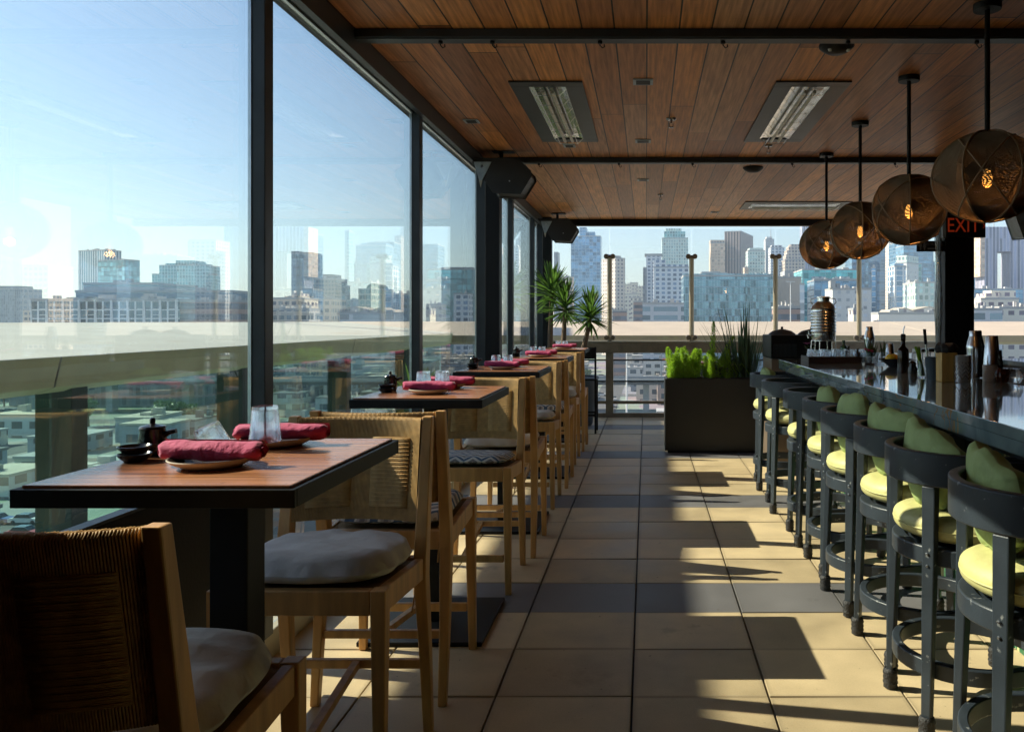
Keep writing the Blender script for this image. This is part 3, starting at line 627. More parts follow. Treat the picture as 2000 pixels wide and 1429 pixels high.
# ---- chair: faces -Y, origin on the floor under its centre
def ry(z): return .17+.08*(1-z/.58)**1.0 if z < .58 else .17+.09*((z-.58)/.5)
def make_chair():
    t = thing('bar_chair', 'x', 'chair')
    for s in (-1,1):
        rr = []
        for z, hw, hd in ((0,.015,.017),(.3,.018,.021),(.56,.021,.026),(.62,.021,.027),(.85,.019,.022),(1.075,.017,.017)):
            y = ry(z); x = s*(.232-.004*(z > .5)); rr.append([(x-hw,y-hd,z),(x+hw,y-hd,z),(x+hw,y+hd,z),(x-hw,y+hd,z)])
        MB().rings(rr).build('leg', M['oak'], t, bevel=.004)
        rr = []
        for z, hw, dx, y in ((0,.015,.006,-.262),(.3,.018,.002,-.255),(.58,.022,0,-.25),(.65,.022,0,-.25)):
            x = s*(.228+dx); rr.append([(x-hw,y-hw,z),(x+hw,y-hw,z),(x+hw,y+hw,z),(x-hw,y+hw,z)])
        MB().rings(rr).build('leg', M['oak'], t, bevel=.004)
    f = MB(); f.box(-.205,-.268,.578,.205,-.232,.648); f.box(-.21,.15,.55,.21,.19,.62)
    for s in (-1,1):
        x = s*.228; f.rings([[(x-.014,-.227,.578),(x+.014,-.227,.578),(x+.014,-.227,.648),(x-.014,-.227,.648)],[(x-.014,.145,.55),(x+.014,.145,.55),(x+.014,.145,.62),(x-.014,.145,.62)]])
    f.build('seat_frame', M['oak'], t, bevel=.004)
    MB().rings([[(-.212,-.230,.624),(.212,-.230,.624),(.212,-.230,.640),(-.212,-.230,.640)],[(-.212,.149,.598),(.212,.149,.598),(.212,.149,.614),(-.212,.149,.614)]]).build('seat_board', M['filler'], t)
    MB().box(-.21,-.266,.165,.21,-.246,.20).build('stretcher', M['oak'], t, bevel=.003)
    MB().box(-.216,ry(.25)-.012,.232,.216,ry(.25)+.010,.262).build('stretcher', M['oak'], t, bevel=.003)
    MB().rings([[(-.012,-.245,.172),(.012,-.245,.172),(.012,-.245,.196),(-.012,-.245,.196)],[(-.012,ry(.25)-.013,.236),(.012,ry(.25)-.013,.236),(.012,ry(.25)-.013,.26),(-.012,ry(.25)-.013,.26)]]).build('stretcher', M['oak'], t)
    # woven back
    def C(x, z): return ry(z)+.050*(1-(x/.21)**2)-.008
    zb, zt, th = .735, 1.062, .013
    sh = MB(); n = 16; rr = []
    for i in range(n+1):
        x = -.212+.424*i/n; rr.append([(x,C(x,zb)-th+.003,zb),(x,C(x,zt)-th+.003,zt),(x,C(x,zt)+th-.003,zt),(x,C(x,zb)+th-.003,zb)])
    bk = sh.rings(rr, fix if False else 0).build('backrest', M['filler'], t, fix=True, smooth=True)
    cd = MB(); k = 92
    for i in range(k):
        x = -.207+.414*i/(k-1); r = .0026; z1 = zt+.002+.0006*sin(i*1.7)
        p = [(x,C(x,zb)-th,zb-.004)]+[(x,C(x,zb+(z1-zb)*q)-th,zb+(z1-zb)*q) for q in (.35,.7)]+[(x,C(x,z1)-th,z1-.004),(x,C(x,z1)-th*.5,z1+.004),(x,C(x,z1)+th*.5,z1+.004),(x,C(x,z1)+th,z1-.004)]+[(x,C(x,zb+(z1-zb)*q)+th,zb+(z1-zb)*q) for q in (.7,.35)]+[(x,C(x,zb)+th,zb-.004)]
        cd.tube(p, r, 5, cap=False)
    cd.build('woven_cords', M['cord'], bk, smooth='all')
    for sx in (-1,1):
        pt = MB()
        for i in range(54):
            z = .775+.225*i/53; xs_ = [sx*(.035+.135*q/4) for q in range(5)]
            for sg in (-1,1):
                off = .0045+.0012*sin(i*2.1)
                pt.tube([(xs_[0],C(xs_[0],z)+sg*(th-.002),z)]+[(x,C(x,z)+sg*(th+off),z) for x in xs_]+[(xs_[4],C(xs_[4],z)+sg*(th-.002),z)], .0029, 5, cap=False)
        pt.build('woven_patch', M['cord'], bk, smooth='all')
    return t
def seat_pad(t, kind, seed, lab):
    if kind == 'ikat': c = cushion(.43,.42,.062,seed,.1,20,6,.002).build('seat_cushion', M['ikat'], t, smooth='all')
    elif kind == 'cream': c = cushion(.44,.43,.085,seed,.2).build('seat_cushion', M['cream_cloth'], t, smooth='all')
    else: c = cushion(.46,.45,.125,seed,.22,30,3.4,.006).build('seat_cushion', M['grey_cloth'], t, smooth='all')
    c.location = (0,-.035,.632+.031 if kind == 'ikat' else .670); c.rotation_euler.x = -.065; c['label'] = lab
    tie = MB().tube([(.19,.15,.64),(.205,.19,.61),(.20,.205,.50),(.19,.21,.44)], .003, 5).tube([(-.19,.15,.64),(-.205,.19,.61),(-.20,.205,.52)], .003, 5)
    tie.build('cushion_tie', M['cord'], c); c.children[0].location = -c.location
    return c
ch = make_chair()
# (Y centre, x centre, facing (+1 looks at the camera), cushion, label)
chs = [
 (1.57,-1.012,-1,'grey','chair nearest the camera at the lower left, its woven back to us, thick pale cushion'),
 (2.55,-.975,1,'grey','chair facing us behind the first table, thick plain blue grey cushion'),
 (3.24,-.975,-1,'ikat','chair with its back to us, right behind the plain cushioned chair, patterned cushion'),
 (4.46,-.94,1,'ikat','chair facing us behind the second table, flat zigzag patterned cushion'),
 (5.10,-.90,-1,'cream','chair with plain cream cushion, back to us, before the third table'),
 (6.36,-.93,1,'cream','chair facing us behind the third table, under a plain cream cushion'),
 (7.12,-.90,-1,'ikat','chair with patterned cushion and a dangling tie, back to us, before the fourth table'),
 (8.25,-.93,1,'grey','chair facing us behind the fourth table'),
 (9.05,-.91,-1,'cream','chair with its back to us before the farthest table')]
for k, (y, x, fc, cu, lb) in enumerate(chs):
    c = ch if k == 0 else copy_tree(ch0)
    if k == 0: ch0 = ch
    c.location = (x, y, 0); c.rotation_euler.z = 0 if fc > 0 else pi
    c['label'] = lb; c['group'] = 'oak chairs with woven cord backs'
# cushions are added after every copy has been made
cl = {'grey':'thick plain grey cushion','cream':'plain cream cushion','ikat':'flat patterned blue and white cushion'}
allch = [o for o in COL.objects if o.name.startswith('bar_chair')]
for o, (y, x, fc, cu, lb) in zip(sorted(allch, key=lambda o: o.location.y), sorted(chs)):
    seat_pad(o, cu, int(y*100), cl[cu])
# ---- place settings
def make_plate():
    t = thing('plate', 'x', 'plate')
    MB().lathe([(0,.004),(.045,.004),(.055,.003),(.082,.017),(.090,.022),(.091,.0195),(.084,.013),(.058,0),(0,0)], n=40, mi=1).build('dish', [M['plate_in'], M['plate_out']], t, smooth=True)
    MB().lathe([(0,.0052),(.045,.0052),(.056,.0045),(.082,.0185),(.087,.0215)], n=40).build('glaze', M['plate_in'], t, smooth=True)
    return t
def make_napkin(seed):
    r = random.Random(seed); m = MB(); n = 30; rr = []; L_ = .118; ph = r.uniform(0,6)
    for i in range(n+1):
        u = -1+2*i/n; x = u*L_; fl_ = .0225*(1-.12*abs(u)**3)*(1+.035*sin(7*u+ph)+.025*sin(13*u+2*ph))
        if i in (0, n): fl_ *= .72
        ring = []
        for j in range(20):
            a = 2*pi*j/20; rad = fl_*(1+.06*sin(3*a+5*u+ph)+.10*max(0,cos(a-.9))**4+.05*sin(5*a-3*u))
            ring.append((x+.004*sin(2*a+ph)*(abs(u) > .9), rad*cos(a)*1.12, rad*sin(a)*.93))
        rr.append(ring)
    m.rings(rr, cap=False)
    # rolled spiral layers showing at both ends
    for s in (-1,1):
        vs = []; fs = []
        for q in range(26):
            a = q*.55; rad = .0035+.0006*q*.95
            for x in (s*(L_+.001), s*(L_-.03)): vs.append((x, rad*cos(a)*1.1, rad*sin(a)*.92))
        for q in range(25): fs.append((2*q,2*q+1,2*q+3,2*q+2))
        m.add(vs, fs)
    # loose lapped edge
    vs = []; fs = []
    for i in range(n+1):
        u = -1+2*i/n; x = u*L_*.99
        for a in (1.1,.75,.4): vs.append((x, .0258*cos(a)*1.14*(1+.04*sin(9*u+ph)), .0258*sin(a)))
    for i in range(n):
        for j in range(2): fs.append((i*3+j,i*3+3+j,i*3+4+j,i*3+1+j))
    m.add(vs, fs)
    return m
def tumbler_mb():
    return MB().lathe([(.0,.0),(.029,.0),(.031,.004),(.0385,.088),(.0378,.0895),(.0365,.088),(.0295,.012),(.027,.009),(0,.009)], n=32)
tum0 = None; nap0 = None; pla0 = None; pot0 = None; dis0 = None
def soy():
    t = thing('soy_pot', 'x', 'soy pot')
    MB().lathe([(0,0),(.026,0),(.030,.01),(.031,.035),(.027,.058),(.0285,.064),(.0285,.066),(0,.067)], n=28).build('pot_body', M['ceramic'], t, smooth=True)
    MB().lathe([(.030,.0675),(.027,.072),(.012,.076),(.006,.078),(.0065,.088),(.004,.092),(0,.0925)], n=24).build('lid', M['ceramic'], t, smooth=True)
    MB().tube([(.025,0,.050),(.042,0,.058),(.055,0,.060)], [.008,.006,.0055], 10).build('handle', M['ceramic'], t, smooth=True)
    return t
def dish():
    t = thing('sauce_dish', 'x', 'sauce dish')
    MB().lathe([(0,0),(.022,0),(.034,.012),(.038,.018),(.036,.0185),(.031,.013),(.018,.005),(0,.004)], n=28).build('bowl', M['ceramic'], t, smooth=True)
    MB().lathe([(0,.0185),(.022,.0185),(.034,.030),(.037,.036),(.035,.0365),(.030,.031),(.018,.0235),(0,.0225)], n=28).build('upper_bowl', M['ceramic'], t, smooth=True)
    return t
ords = ['first','second','third','fourth','fifth']
ZT = 1.0735
for k in range(5):
    T = TY[k]; o_ = ords[k]; bx = -.977
    near = [('near', -.115, 0), ('far', .20, .006)]
    for q, dy, dx in near:
        if pla0 is None: pl = pla0 = make_plate()
        else: pl = copy_tree(pla0)
        pl.location = (bx+dx, T+dy, ZT); pl['label'] = 'shallow clay plate under the %ser napkin on the %s table' % (q if q == 'near' else 'farth', o_); pl['group'] = 'small plates'
        if nap0 is None: nap0 = nz_ = make_napkin(3).build('napkin', M['napkin'], smooth='all')
        else: nz_ = nap0.copy(); COL.objects.link(nz_)
        if q == 'far' and k == 0: nz_.data = make_napkin(11).build('tmp', M['napkin'], smooth='all').data; bpy.data.objects.remove(bpy.data.objects['tmp']); napB = nz_.data
        elif q == 'far': nz_.data = napB
        nz_.location = (bx+dx+(-.0 if q == 'near' else .01), T+dy, ZT+.0345); nz_.rotation_euler = (rnd.uniform(-.3,.3), 0, (-.06 if q == 'near' else .07)+rnd.uniform(-.05,.05)*(k > 0)+(.10 if k == 2 and q == 'far' else 0))
        tag(nz_, 'rolled raspberry napkin on the %s plate of the %s table' % ('nearer' if q == 'near' else 'farther', o_), 'napkin', 'rolled raspberry napkins')
    for q in range(2):
        if tum0 is None: tm = tum0 = tumbler_mb().build('tumbler', M['tumbler'], smooth=True)
        else: tm = tum0.copy(); COL.objects.link(tm)
        if k == 0 and q == 0: tm.location = (-1.075, 2.00, ZT+.070); tm.rotation_euler = (pi+.10, -.42, .2)
        elif k == 0: tm.location = (-.965, 2.075, ZT+.0225+.0895); tm.rotation_euler = (pi, 0, 0)
        else: tm.location = (bx-.07+.075*q, T+.045+.05*q, ZT+.0905); tm.rotation_euler = (pi, 0, 0)
        tag(tm, ('clear tumbler leaning over beside the nearest napkin' if k == 0 and q == 0 else 'clear tumbler upside down in front of the far napkin of the first table' if k == 0 else 'upside down tumbler %s on the %s table' % ('left of its pair' if q == 0 else 'right of its pair', o_)), 'glass', 'clear glass tumblers')
    if k < 4:
        sp_ = soy() if pot0 is None else copy_tree(pot0); pot0 = pot0 or sp_
        sp_.location = (bx-.222, T+.03, ZT); sp_.rotation_euler.z = .1
        sp_['label'] = 'black glazed soy pot with lid on the %s table' % o_; sp_['group'] = 'black soy pots'
        dd = dish() if dis0 is None else copy_tree(dis0); dis0 = dis0 or dd
        dd.location = (bx-.215, T-.05, ZT); dd['label'] = 'stacked black sauce dishes on the %s table' % o_; dd['group'] = 'black sauce dishes'
# ================================================================ THE BAR
bar = thing('bar_counter', 'long bar with polished blue grey stone top and green patterned front', 'bar')
MB().box(1.148, 1.0, 1.030, 1.93, 7.10, 1.0695).build('stone_top', M['stone'], bar, bevel=.003)
m = MB(); m.box(1.150, 1.0, .985, 1.175, 7.098, 1.0295); m.box(1.1755, 7.07, .985, 1.93, 7.095, 1.0295); m.build('drop_edge', M['stone'], bar)
MB().box(1.20, 1.0, .955, 1.95, 7.05, 1.0295-.002).build('sub_top', M['black'], bar)
MB().box(1.58, 1.0, .002, 1.62, 7.0, .954).build('front_panel', M['barfront'], bar)
m = MB()
for y in [1.4+.93*i for i in range(7)]: m.box(1.545, y, .02, 1.579, y+.03, .954)
for z in (.30,.62,.90): m.box(1.55, 1.0, z, 1.5775, 7.0, z+.028)
m.build('front_frame', M['steel'], bar)
MB().box(1.621, 1.0, .0, 1.95, 7.0, .099).build('plinth', M['black'], bar)
MB().box(1.621, 1.0, .10, 1.95, 7.0, .954).build('carcass', M['black'], bar)
bb = thing('back_counter', 'stone topped back counter at the right edge behind the shakers', 'counter', (3.05,6.2,0))
MB().box(0,0,1.03,1.1,1.1,1.07).build('counter_top', M['stone'], bb, bevel=.003)
MB().box(.02,.02,.02,1.08,1.08,1.029).build('cabinet', M['tray'], bb)
# ---- stools
def ringband(m, r0, r1, z0, z1, a0, a1, n=44, rnd_=0):
    full = abs(a1-a0) > 6.28; rr = []
    for i in range(n+1):
        a = a0+(a1-a0)*i/n; rr.append([(r0*cos(a),r0*sin(a),z0),(r1*cos(a),r1*sin(a),z0),(r1*cos(a),r1*sin(a),z1),(r0*cos(a),r0*sin(a),z1)])
    if full: rr = rr[:-1]; k = len(rr); vs = [p for r in rr for p in r]; fs = [(i*4+j,i*4+(j+1)%4,((i+1)%k)*4+(j+1)%4,((i+1)%k)*4+j) for i in range(k) for j in range(4)]; m.add(vs, fs)
    else: m.rings(rr)
    return m
def make_stool():
    t = thing('bar_stool', 'x', 'stool')
    ringband(MB(), .256, .288, .845, .957, pi-1.95, pi+1.95).build('back_band', M['stool'], t, bevel=.005, smooth=True, fix=True)
    for a in (pi-.72, pi+.72, -.72, .72):
        rr = []; top = .844 if cos(a) < 0 else .60
        for z, w, rad in ((0,.017,.292),(.06,.017,.290),(.55,.022,.272),(top,.024,.266)):
            c = Vector((cos(a), sin(a), 0)); e = Vector((-sin(a), cos(a), 0)); p = c*rad+Vector((0,0,z))
            rr.append([p-c*w*.75-e*w, p+c*w*.75-e*w, p+c*w*.75+e*w, p-c*w*.75+e*w])
        lg = MB().rings(rr).build('leg', M['stool'], t, bevel=.004, fix=True)
        tp = MB(); tp.lathe([(.022,.002),(.027,.006),(.026,.018),(.029,.024),(.026,.034),(.0285,.042),(.026,.052),(.029,.060),(.025,.074),(.020,.078)], (.291*cos(a), .291*sin(a), 0), 12)
        tp.build('foot_wrap', M['tape'], lg, smooth=True)
        for s in (-1,1): 
            c = Vector((cos(a), sin(a), 0)); p = c*.290
            MB().lathe([(0,.0),(.0045,.0),(.0045,.003),(0,.004)], p+Vector((0,0,.60+.02*s)), 8, M=c.to_track_quat('Z','Y').to_matrix()).build('screw', M['alu'], lg) if cos(a) < 0 else None
    ringband(MB(), .215, .262, .575, .635, 0, 2*pi).build('seat_ring', M['stool'], t, bevel=.005, smooth=True, fix=True)
    MB().lathe([(0,.60),(.22,.60),(.22,.625),(0,.625)], n=32).build('seat_pan', M['stool'], t)
    ringband(MB(), .232, .262, .195, .250, 0, 2*pi).build('foot_ring', M['stool'], t, bevel=.004, smooth=True, fix=True)
    prof = [(.256*abs(cos(q))**.36 if abs(cos(q)) > 1e-6 else 0, .692+(.056 if q > 0 else .054)*(1 if q > 0 else -1)*abs(sin(q))**.8) for q in [(-pi/2+pi*i/28) for i in range(29)]]
    m = MB(); m.lathe(prof, n=72)
    m.v = [(x*(1+.008*sin(5*math.atan2(y,x))), y*(1+.008*sin(5*math.atan2(y,x))), z+.003*sin(7*math.atan2(y,x))*(1 if z > .7 else 0)) for x, y, z in m.v]
    sc = m.build('seat_cushion', M['lime'], t, smooth='all')
    MB().tube([(.2565*cos(a), .2565*sin(a), .691+.002*sin(5*a)) for a in [2*pi*i/60 for i in range(60)]], .0035, 6, closed=True).build('piping', M['lime'], sc, smooth='all')
    return t
def back_pillow(seed, hgt, tilt, wid=.40):
    r = random.Random(seed); m = MB(); n = 18; rr = []
    m = cushion(wid, hgt, .15, seed, .40, 30, 3.8, .013)
    # stand it up on its lower edge, bent round the back band, with a slumped top
    vs = []
    for x, y, z in m.v:
        v = y+hgt/2                       # height above the seat
        yy = x; bend = .6*(yy*yy)/.25
        ear = (.005+.008*sin(seed+(1 if yy > 0 else 4)))*math.exp(-((abs(yy)-wid*.43)/.06)**2)*max(0, v/hgt-.55)*2
        tw = .72+.28*min(1,max(0,v/hgt)/.55); vs.append((-.165+z*(.75+.5*max(0,.5-abs(v/hgt-.5)))+bend*.35+tilt*max(0,v/hgt)**1.5, yy*tw, .748+v+ear+(.016*sin(8*yy+seed)+.004*sin(37*yy+2*seed))*(v/hgt)))
    m.v = vs
    return m
sy = [2.30,2.93,3.50,4.10,4.68,5.28,6.15,6.95]
slab = ['stool nearest the camera at the right edge, dark green pillow, lime cushion','second stool from the camera, tall moss green pillow above its charcoal band','third stool from the camera, broad slumped pillow over its back','fourth stool from the camera, narrow folded pillow above the band','fifth stool from the camera, small low pillow peeking over the band','sixth stool from the camera, without a back pillow','seventh stool from the camera, no pillow, its band catching the light','farthest stool, standing beside the black planter, green pillow on top']
st0 = make_stool(); stools = [st0]
for k in range(1,8): stools.append(copy_tree(st0))
for k, s in enumerate(stools):
    s.location = (1.17+rnd.uniform(-.02,.014), sy[k]+rnd.uniform(-.015,.015), 0); s.rotation_euler.z = rnd.uniform(-.13,.13); s['label'] = slab[k]; s['group'] = 'charcoal barrel stools along the bar'
for k, (h_, ti, wd) in {0:(.27,-.02,.40),1:(.285,.00,.46),2:(.30,-.01,.48),3:(.295,.01,.36),4:(.265,0,.30),7:(.27,.0,.40)}.items():
    p = back_pillow(k*5+1, h_, ti, wd).build('back_pillow', M['moss'], stools[k], smooth='all')
    if k == 0: p.location = (0, .05, 0)
# pale lime lower back cushions seen between band and seat
for k in (6,):
    m = cushion(.36,.12,.09,k+40,.1,14,3,.003); m.v = [(-.175+z*.7+.25*x*x/.2, x, .795+(y+.06)*.8) for x, y, z in m.v]
    m.build('lumbar_cushion', M['lime'], stools[k], smooth='all')
# ================================================================ PENDANT LAMPS
def make_lamp():
    t = thing('pendant_lamp', 'x', 'lamp'); ZL = 2.085-ZC; RX, RZ = .25, .215
    MB().lathe([(0,-.0305),(.062,-.0305),(.064,-.028),(.064,-.0005),(0,-.0005)], n=32).build('canopy', M['black'], t, smooth=True)
    MB().tube([(0,0,-.03),(0,0,ZL+RZ-.005)], .0125, 12).build('rod', M['black'], t, smooth=True)
    sh = MB(); k = 6; dirs = [pi*i/3+.25 for i in range(6)]
    def P(a, t, f=1.0): return Vector((RX*f*sin(t)*cos(a), RX*f*sin(t)*sin(a), ZL+RZ*f*cos(t)))
    tt = [pi*i/24 for i in range(25)]
    hp = MB()
    for a in dirs[:3]: hp.tube([P(a, t) for t in tt]+[P(a+pi, t) for t in tt[::-1][1:-1]], .0048, 6, closed=True)
    # two tilted rings
    for s in (1,-1):
        ax_ = Matrix.Rotation(s*.95, 3, 'X') @ Matrix.Rotation(s*.5, 3, 'Y'); q = []
        for i in range(40):
            v = ax_ @ Vector((cos(2*pi*i/40), sin(2*pi*i/40), 0)); q.append(Vector((v.x*RX*.985, v.y*RX*.985, ZL+v.z*RZ*.985)))
        hp.tube(q, .0042, 6, closed=True)
    h = hp.build('hoops', M['hoop'], t, smooth=True)
    for c in range(6):
        a, b = dirs[c], dirs[(c+1) % 6]+(2*pi if c == 5 else 0); N_ = 132
        for i in range(N_):
            u = (i+.5)/N_; ta = .10+(pi-.2)*u
            tb_ = .10+(pi-.2)*max(0,min(1, u+.10*(1 if c % 2 else -1)))
            sh.tube([P(a, ta, .99), P(b, tb_, .99)], .0019, 3, cap=False)
        # straw fans running from the side nodes towards the axis
        for i in range(44):
            tq = .3+(pi-.6)*i/43; sh.tube([P(a, pi/2, .98), P(a+pi*.62, tq, .96)], .0013, 3, cap=False)
    sd = sh.build('string_shade', M['strings'], t)
    MB().lathe([(0,.055),(.02,.055),(.03,.05),(.034,.035),(.034,.03),(0,.03)], (0,0,ZL+.0), 16).tube([(0,0,ZL+RZ),(0,0,ZL+.05)], .007, 8).build('socket', M['chromed'], t, smooth=True)
    MB().lathe([(0,.03),(.013,.028),(.022,.0),(.024,-.02),(.019,-.04),(.008,-.05),(0,-.052)], (0,0,ZL), 18).build('bulb', M['bulb'], t, smooth=True)
    return t
lamp0 = make_lamp(); ll = ['pendant lamp nearest the camera, partly in front of the exit sign','second pendant lamp from the camera, above the washroom sign','third pendant lamp from the camera, overlapping the smallest one','farthest and smallest looking pendant lamp']
LY = [3.89,5.05,6.20,7.36]
for k in range(4):
    c = lamp0 if k == 0 else copy_tree(lamp0)
    c.location = (1.62, LY[k], ZC); c.rotation_euler.z = (.5,.0,1.15,.3)[k]; c['label'] = ll[k]; c['group'] = 'string globe lamps over the bar'
    pl_ = bpy.data.lights.new('bulb_light', 'POINT'); pl_.energy = 1.3; pl_.color = (1,.5,.16); pl_.shadow_soft_size = .03
    po = bpy.data.objects.new('bulb_light', pl_); COL.objects.link(po); po.parent = c; po.location = (0,0,2.085-ZC-.085)
# ================================================================ SIGNS
def text(body, size, m, parent, loc, ext=.002, name='lettering', sx=1.0):
    cu = bpy.data.curves.new(name, 'FONT'); cu.body = body; cu.size = size; cu.extrude = ext; cu.align_x = 'CENTER'; cu.align_y = 'CENTER'; cu.resolution_u = 3
    o = bpy.data.objects.new(name, cu); COL.objects.link(o); dg = bpy.context.evaluated_depsgraph_get()
    me = bpy.data.meshes.new_from_object(o.evaluated_get(dg)); bpy.data.objects.remove(o); me.materials.clear(); me.materials.append(m)
    p = bpy.data.objects.new(name, me); COL.objects.link(p); p.parent = parent; p.location = loc; p.rotation_euler = (pi/2,0,0); p.scale = (sx,1,1); return p
ex = thing('exit_sign', 'black exit sign with dim red letters on the wide column', 'sign', (2.90,7.545,2.275))
MB().box(-.155,-.055,-.11,.205,.01,.10).build('sign_box', M['signblk'], ex, bevel=.004)
MB().box(-.185,-.050,-.11,-.158,.005,.10).build('end_cap', M['grille'], ex)
text('EXIT', .185, M['exitred'], ex, (.0,-.057,-.005), .001, sx=.80)
text('›', .09, M['exitred'], ex, (.188,-.057,.0), .001, 'chevron')
rs = thing('washroom_sign', 'small black restrooms sign with two figures and an arrow, left of the column', 'sign', (2.635,7.62,2.095))
MB().box(-.122,-.012,-.05,.135,.0,.05).build('sign_plate', M['signblk'], rs, bevel=.002)
text('RESTROOMS', .034, M['signgrey'], rs, (.035,-.0135,.018), .0006)
a = MB(); a.box(-.022,-.0145,-.028,.075,-.0125,-.016); a.prism([(.072,-.036),(.072,-.008),(.098,-.022)], -.0145, -.0125); a.build('arrow', M['signgrey'], rs)
fg = MB()
for s in (-.088,-.05):
    fg.lathe([(0,-.001),(.008,-.001),(.008,.001),(0,.001)], (s,-.0135,.033), 12, M=Matrix.Rotation(pi/2,3,'X'))
    if s < -.06: fg.prism([(s-.012,.021),(s+.012,.021),(s+.012,-.005),(s+.007,-.005),(s+.006,-.036),(s-.006,-.036),(s-.007,-.005),(s-.012,-.005)], -.0145,-.0125)
    else: fg.prism([(s-.008,.021),(s+.008,.021),(s+.015,-.012),(s+.006,-.012),(s+.005,-.036),(s-.005,-.036),(s-.006,-.012),(s-.015,-.012)], -.0145,-.0125)
fg.build('figures', M['signgrey'], rs)
MB().box(.1355,-.01,.01,.16,.0,.03).build('sign_bracket', M['steel'], rs)
# ================================================================ THINGS ON THE BAR
ZS = 1.0698
def bx(x, y): D = F*(H-ZS)/(y-VY); return px(x, D), D
def L1(name, label, cat, prof, x, y, m, n=24, smooth=True, group=None, z=ZS):
    o = MB().lathe(prof, n=n).build(name, m, smooth=smooth); o.location = (x, y, z); return tag(o, label, cat, group)
# glass tray
t = thing('wooden_tray', 'dark walnut tray holding upturned tumblers at the far end of the bar', 'tray', (1.55,6.62,ZS))
m = MB(); m.box(-.27,-.16,0,.27,.16,.012); m.box(-.27,-.16,.0122,-.258,.16,.05); m.box(.258,-.16,.0122,.27,.16,.05); m.box(-.2578,-.16,.0122,.2578,-.148,.05); m.box(-.2578,.148,.0122,.2578,.16,.05)
m.build('tray_body', M['tray'], t, bevel=.002)
g0 = None
for i in range(5):
    for j in range(3):
        if g0 is None: g = g0 = tum0.copy(); 
        else: g = g0.copy()
        COL.objects.link(g); g.rotation_euler = (pi,0,0); g.location = (1.35+.098*i, 6.53+.088*j, ZS+.0125+.0895)
        row = ('front','middle','back')[j]; col_ = ('leftmost','second from the left','centre','second from the right','rightmost')[i]
        tag(g, 'upturned tumbler on the walnut tray, %s row, %s' % (row, col_), 'glass', 'tumblers on the walnut tray')
# steel urn on stand
u = thing('steel_urn', 'tall ribbed steel urn with tap on a wire stand at the end of the bar', 'urn', (1.50,6.93,ZS))
prof = [(0,.17),(.098,.17),(.103,.178),(.103,.225)]
for i in range(7): z = .235+.026*i; prof += [(.103,z),(.108,z+.006),(.108,z+.012),(.103,z+.018)]
prof += [(.103,.43),(.107,.436),(.103,.442),(.100,.455),(.060,.492),(.052,.497),(.052,.522),(.060,.526),(.060,.534),(.045,.538),(0,.538)]
MB().lathe(prof, n=40).build('urn_body', M['chrome'], u, smooth=True)
for s in (-1,1): MB().tube([(s*.088,0,.468),(s*.108,0,.490),(s*.098,0,.52),(s*.058,0,.522)], .004, 8).build('handle', M['chrome'], u, smooth=True)
MB().tube([(-.10,-.03,.21),(-.145,-.04,.21)], .009, 8).tube([(-.135,-.04,.21),(-.135,-.04,.185)], .007, 8).tube([(-.132,-.04,.22),(-.132,-.04,.245)], .004, 8).build('tap', M['chrome'], u, smooth=True)
w = MB()
for a in range(6): w.tube([(.10*cos(a*pi/3),.10*sin(a*pi/3),.169),(.112*cos(a*pi/3),.112*sin(a*pi/3),.0)], .0035, 6)
w.tube([(.10*cos(a*pi/12),.10*sin(a*pi/12),.165) for a in range(24)], .0035, 6, closed=True).build('wire_stand', M['chrome'], u, smooth=True)
shaker = [(0,0),(.030,0),(.031,.004),(.043,.165),(.044,.18),(.042,.185),(.030,.235),(.028,.24),(.027,.265),(.024,.27),(0,.27)]
def jig(x, y, lab, s=1.0, m='chrome', g='cocktail shakers'): return L1('cocktail_shaker', lab, 'shaker', [(a*s,b*s) for a, b in shaker], x, y, M[m], group=g)
x_, y_ = bx(1698,702); jig(x_, y_, 'tall steel shaker standing left of the lemon bowl', 1.05)
inv = [(0,.16),(.030,.16),(.032,.157),(.045,.004),(.046,0),(.044,0),(0,.15)]
def tin(x, y, lab, s=1.0, m='chrome'): return L1('shaker_tin', lab, 'shaker', [(a*s,b*s) for a, b in inv], x, y, M[m], group='upturned shaker tins')
x_, y_ = bx(1745,705); tin(x_, y_+.1, 'small upturned shaker tin behind the lemon bowl', .9)
# garnish caddy
x_, y_ = bx(1722,712); c = thing('garnish_caddy', 'clear garnish caddy with pineapple leaves beside the lemon bowl', 'caddy', (x_-.03,y_+.08,ZS))
m = MB(); m.box(-.09,-.05,0,.09,.05,.012); 
for i in range(5): m.lathe([(.026,.012),(.03,.09),(.028,.09),(.024,.016)], (-.075+.0375*i,0,0), 10)
m.build('caddy_cups', M['tumbler'], c)
lf_ = MB(); r3 = random.Random(4)
for i in range(26):
    a = r3.uniform(0,6.28); l = r3.uniform(.08,.16); x0 = r3.uniform(-.06,.08); e = Vector((cos(a)*.35, sin(a)*.35, 1)).normalized(); p = Vector((x0,0,.06)); q = Vector((-sin(a),cos(a),0))*.008
    lf_.add([p-q, p+q, p+e*l*.6+q*.8, p+e*l+Vector((0,0,-.01)), p+e*l*.6-q*.8], [(0,1,2,3,4)])
lf_.build('garnish_leaves', M['fernd'], c)
m = MB(); 
for i in range(7): m.lathe([(0,-.012),(.012,0),(0,.012)], (r3.uniform(-.08,-.02), r3.uniform(-.03,.03), .10+r3.uniform(0,.02)), 8)
m.build('red_garnish', M['napkin'], c, smooth=True)
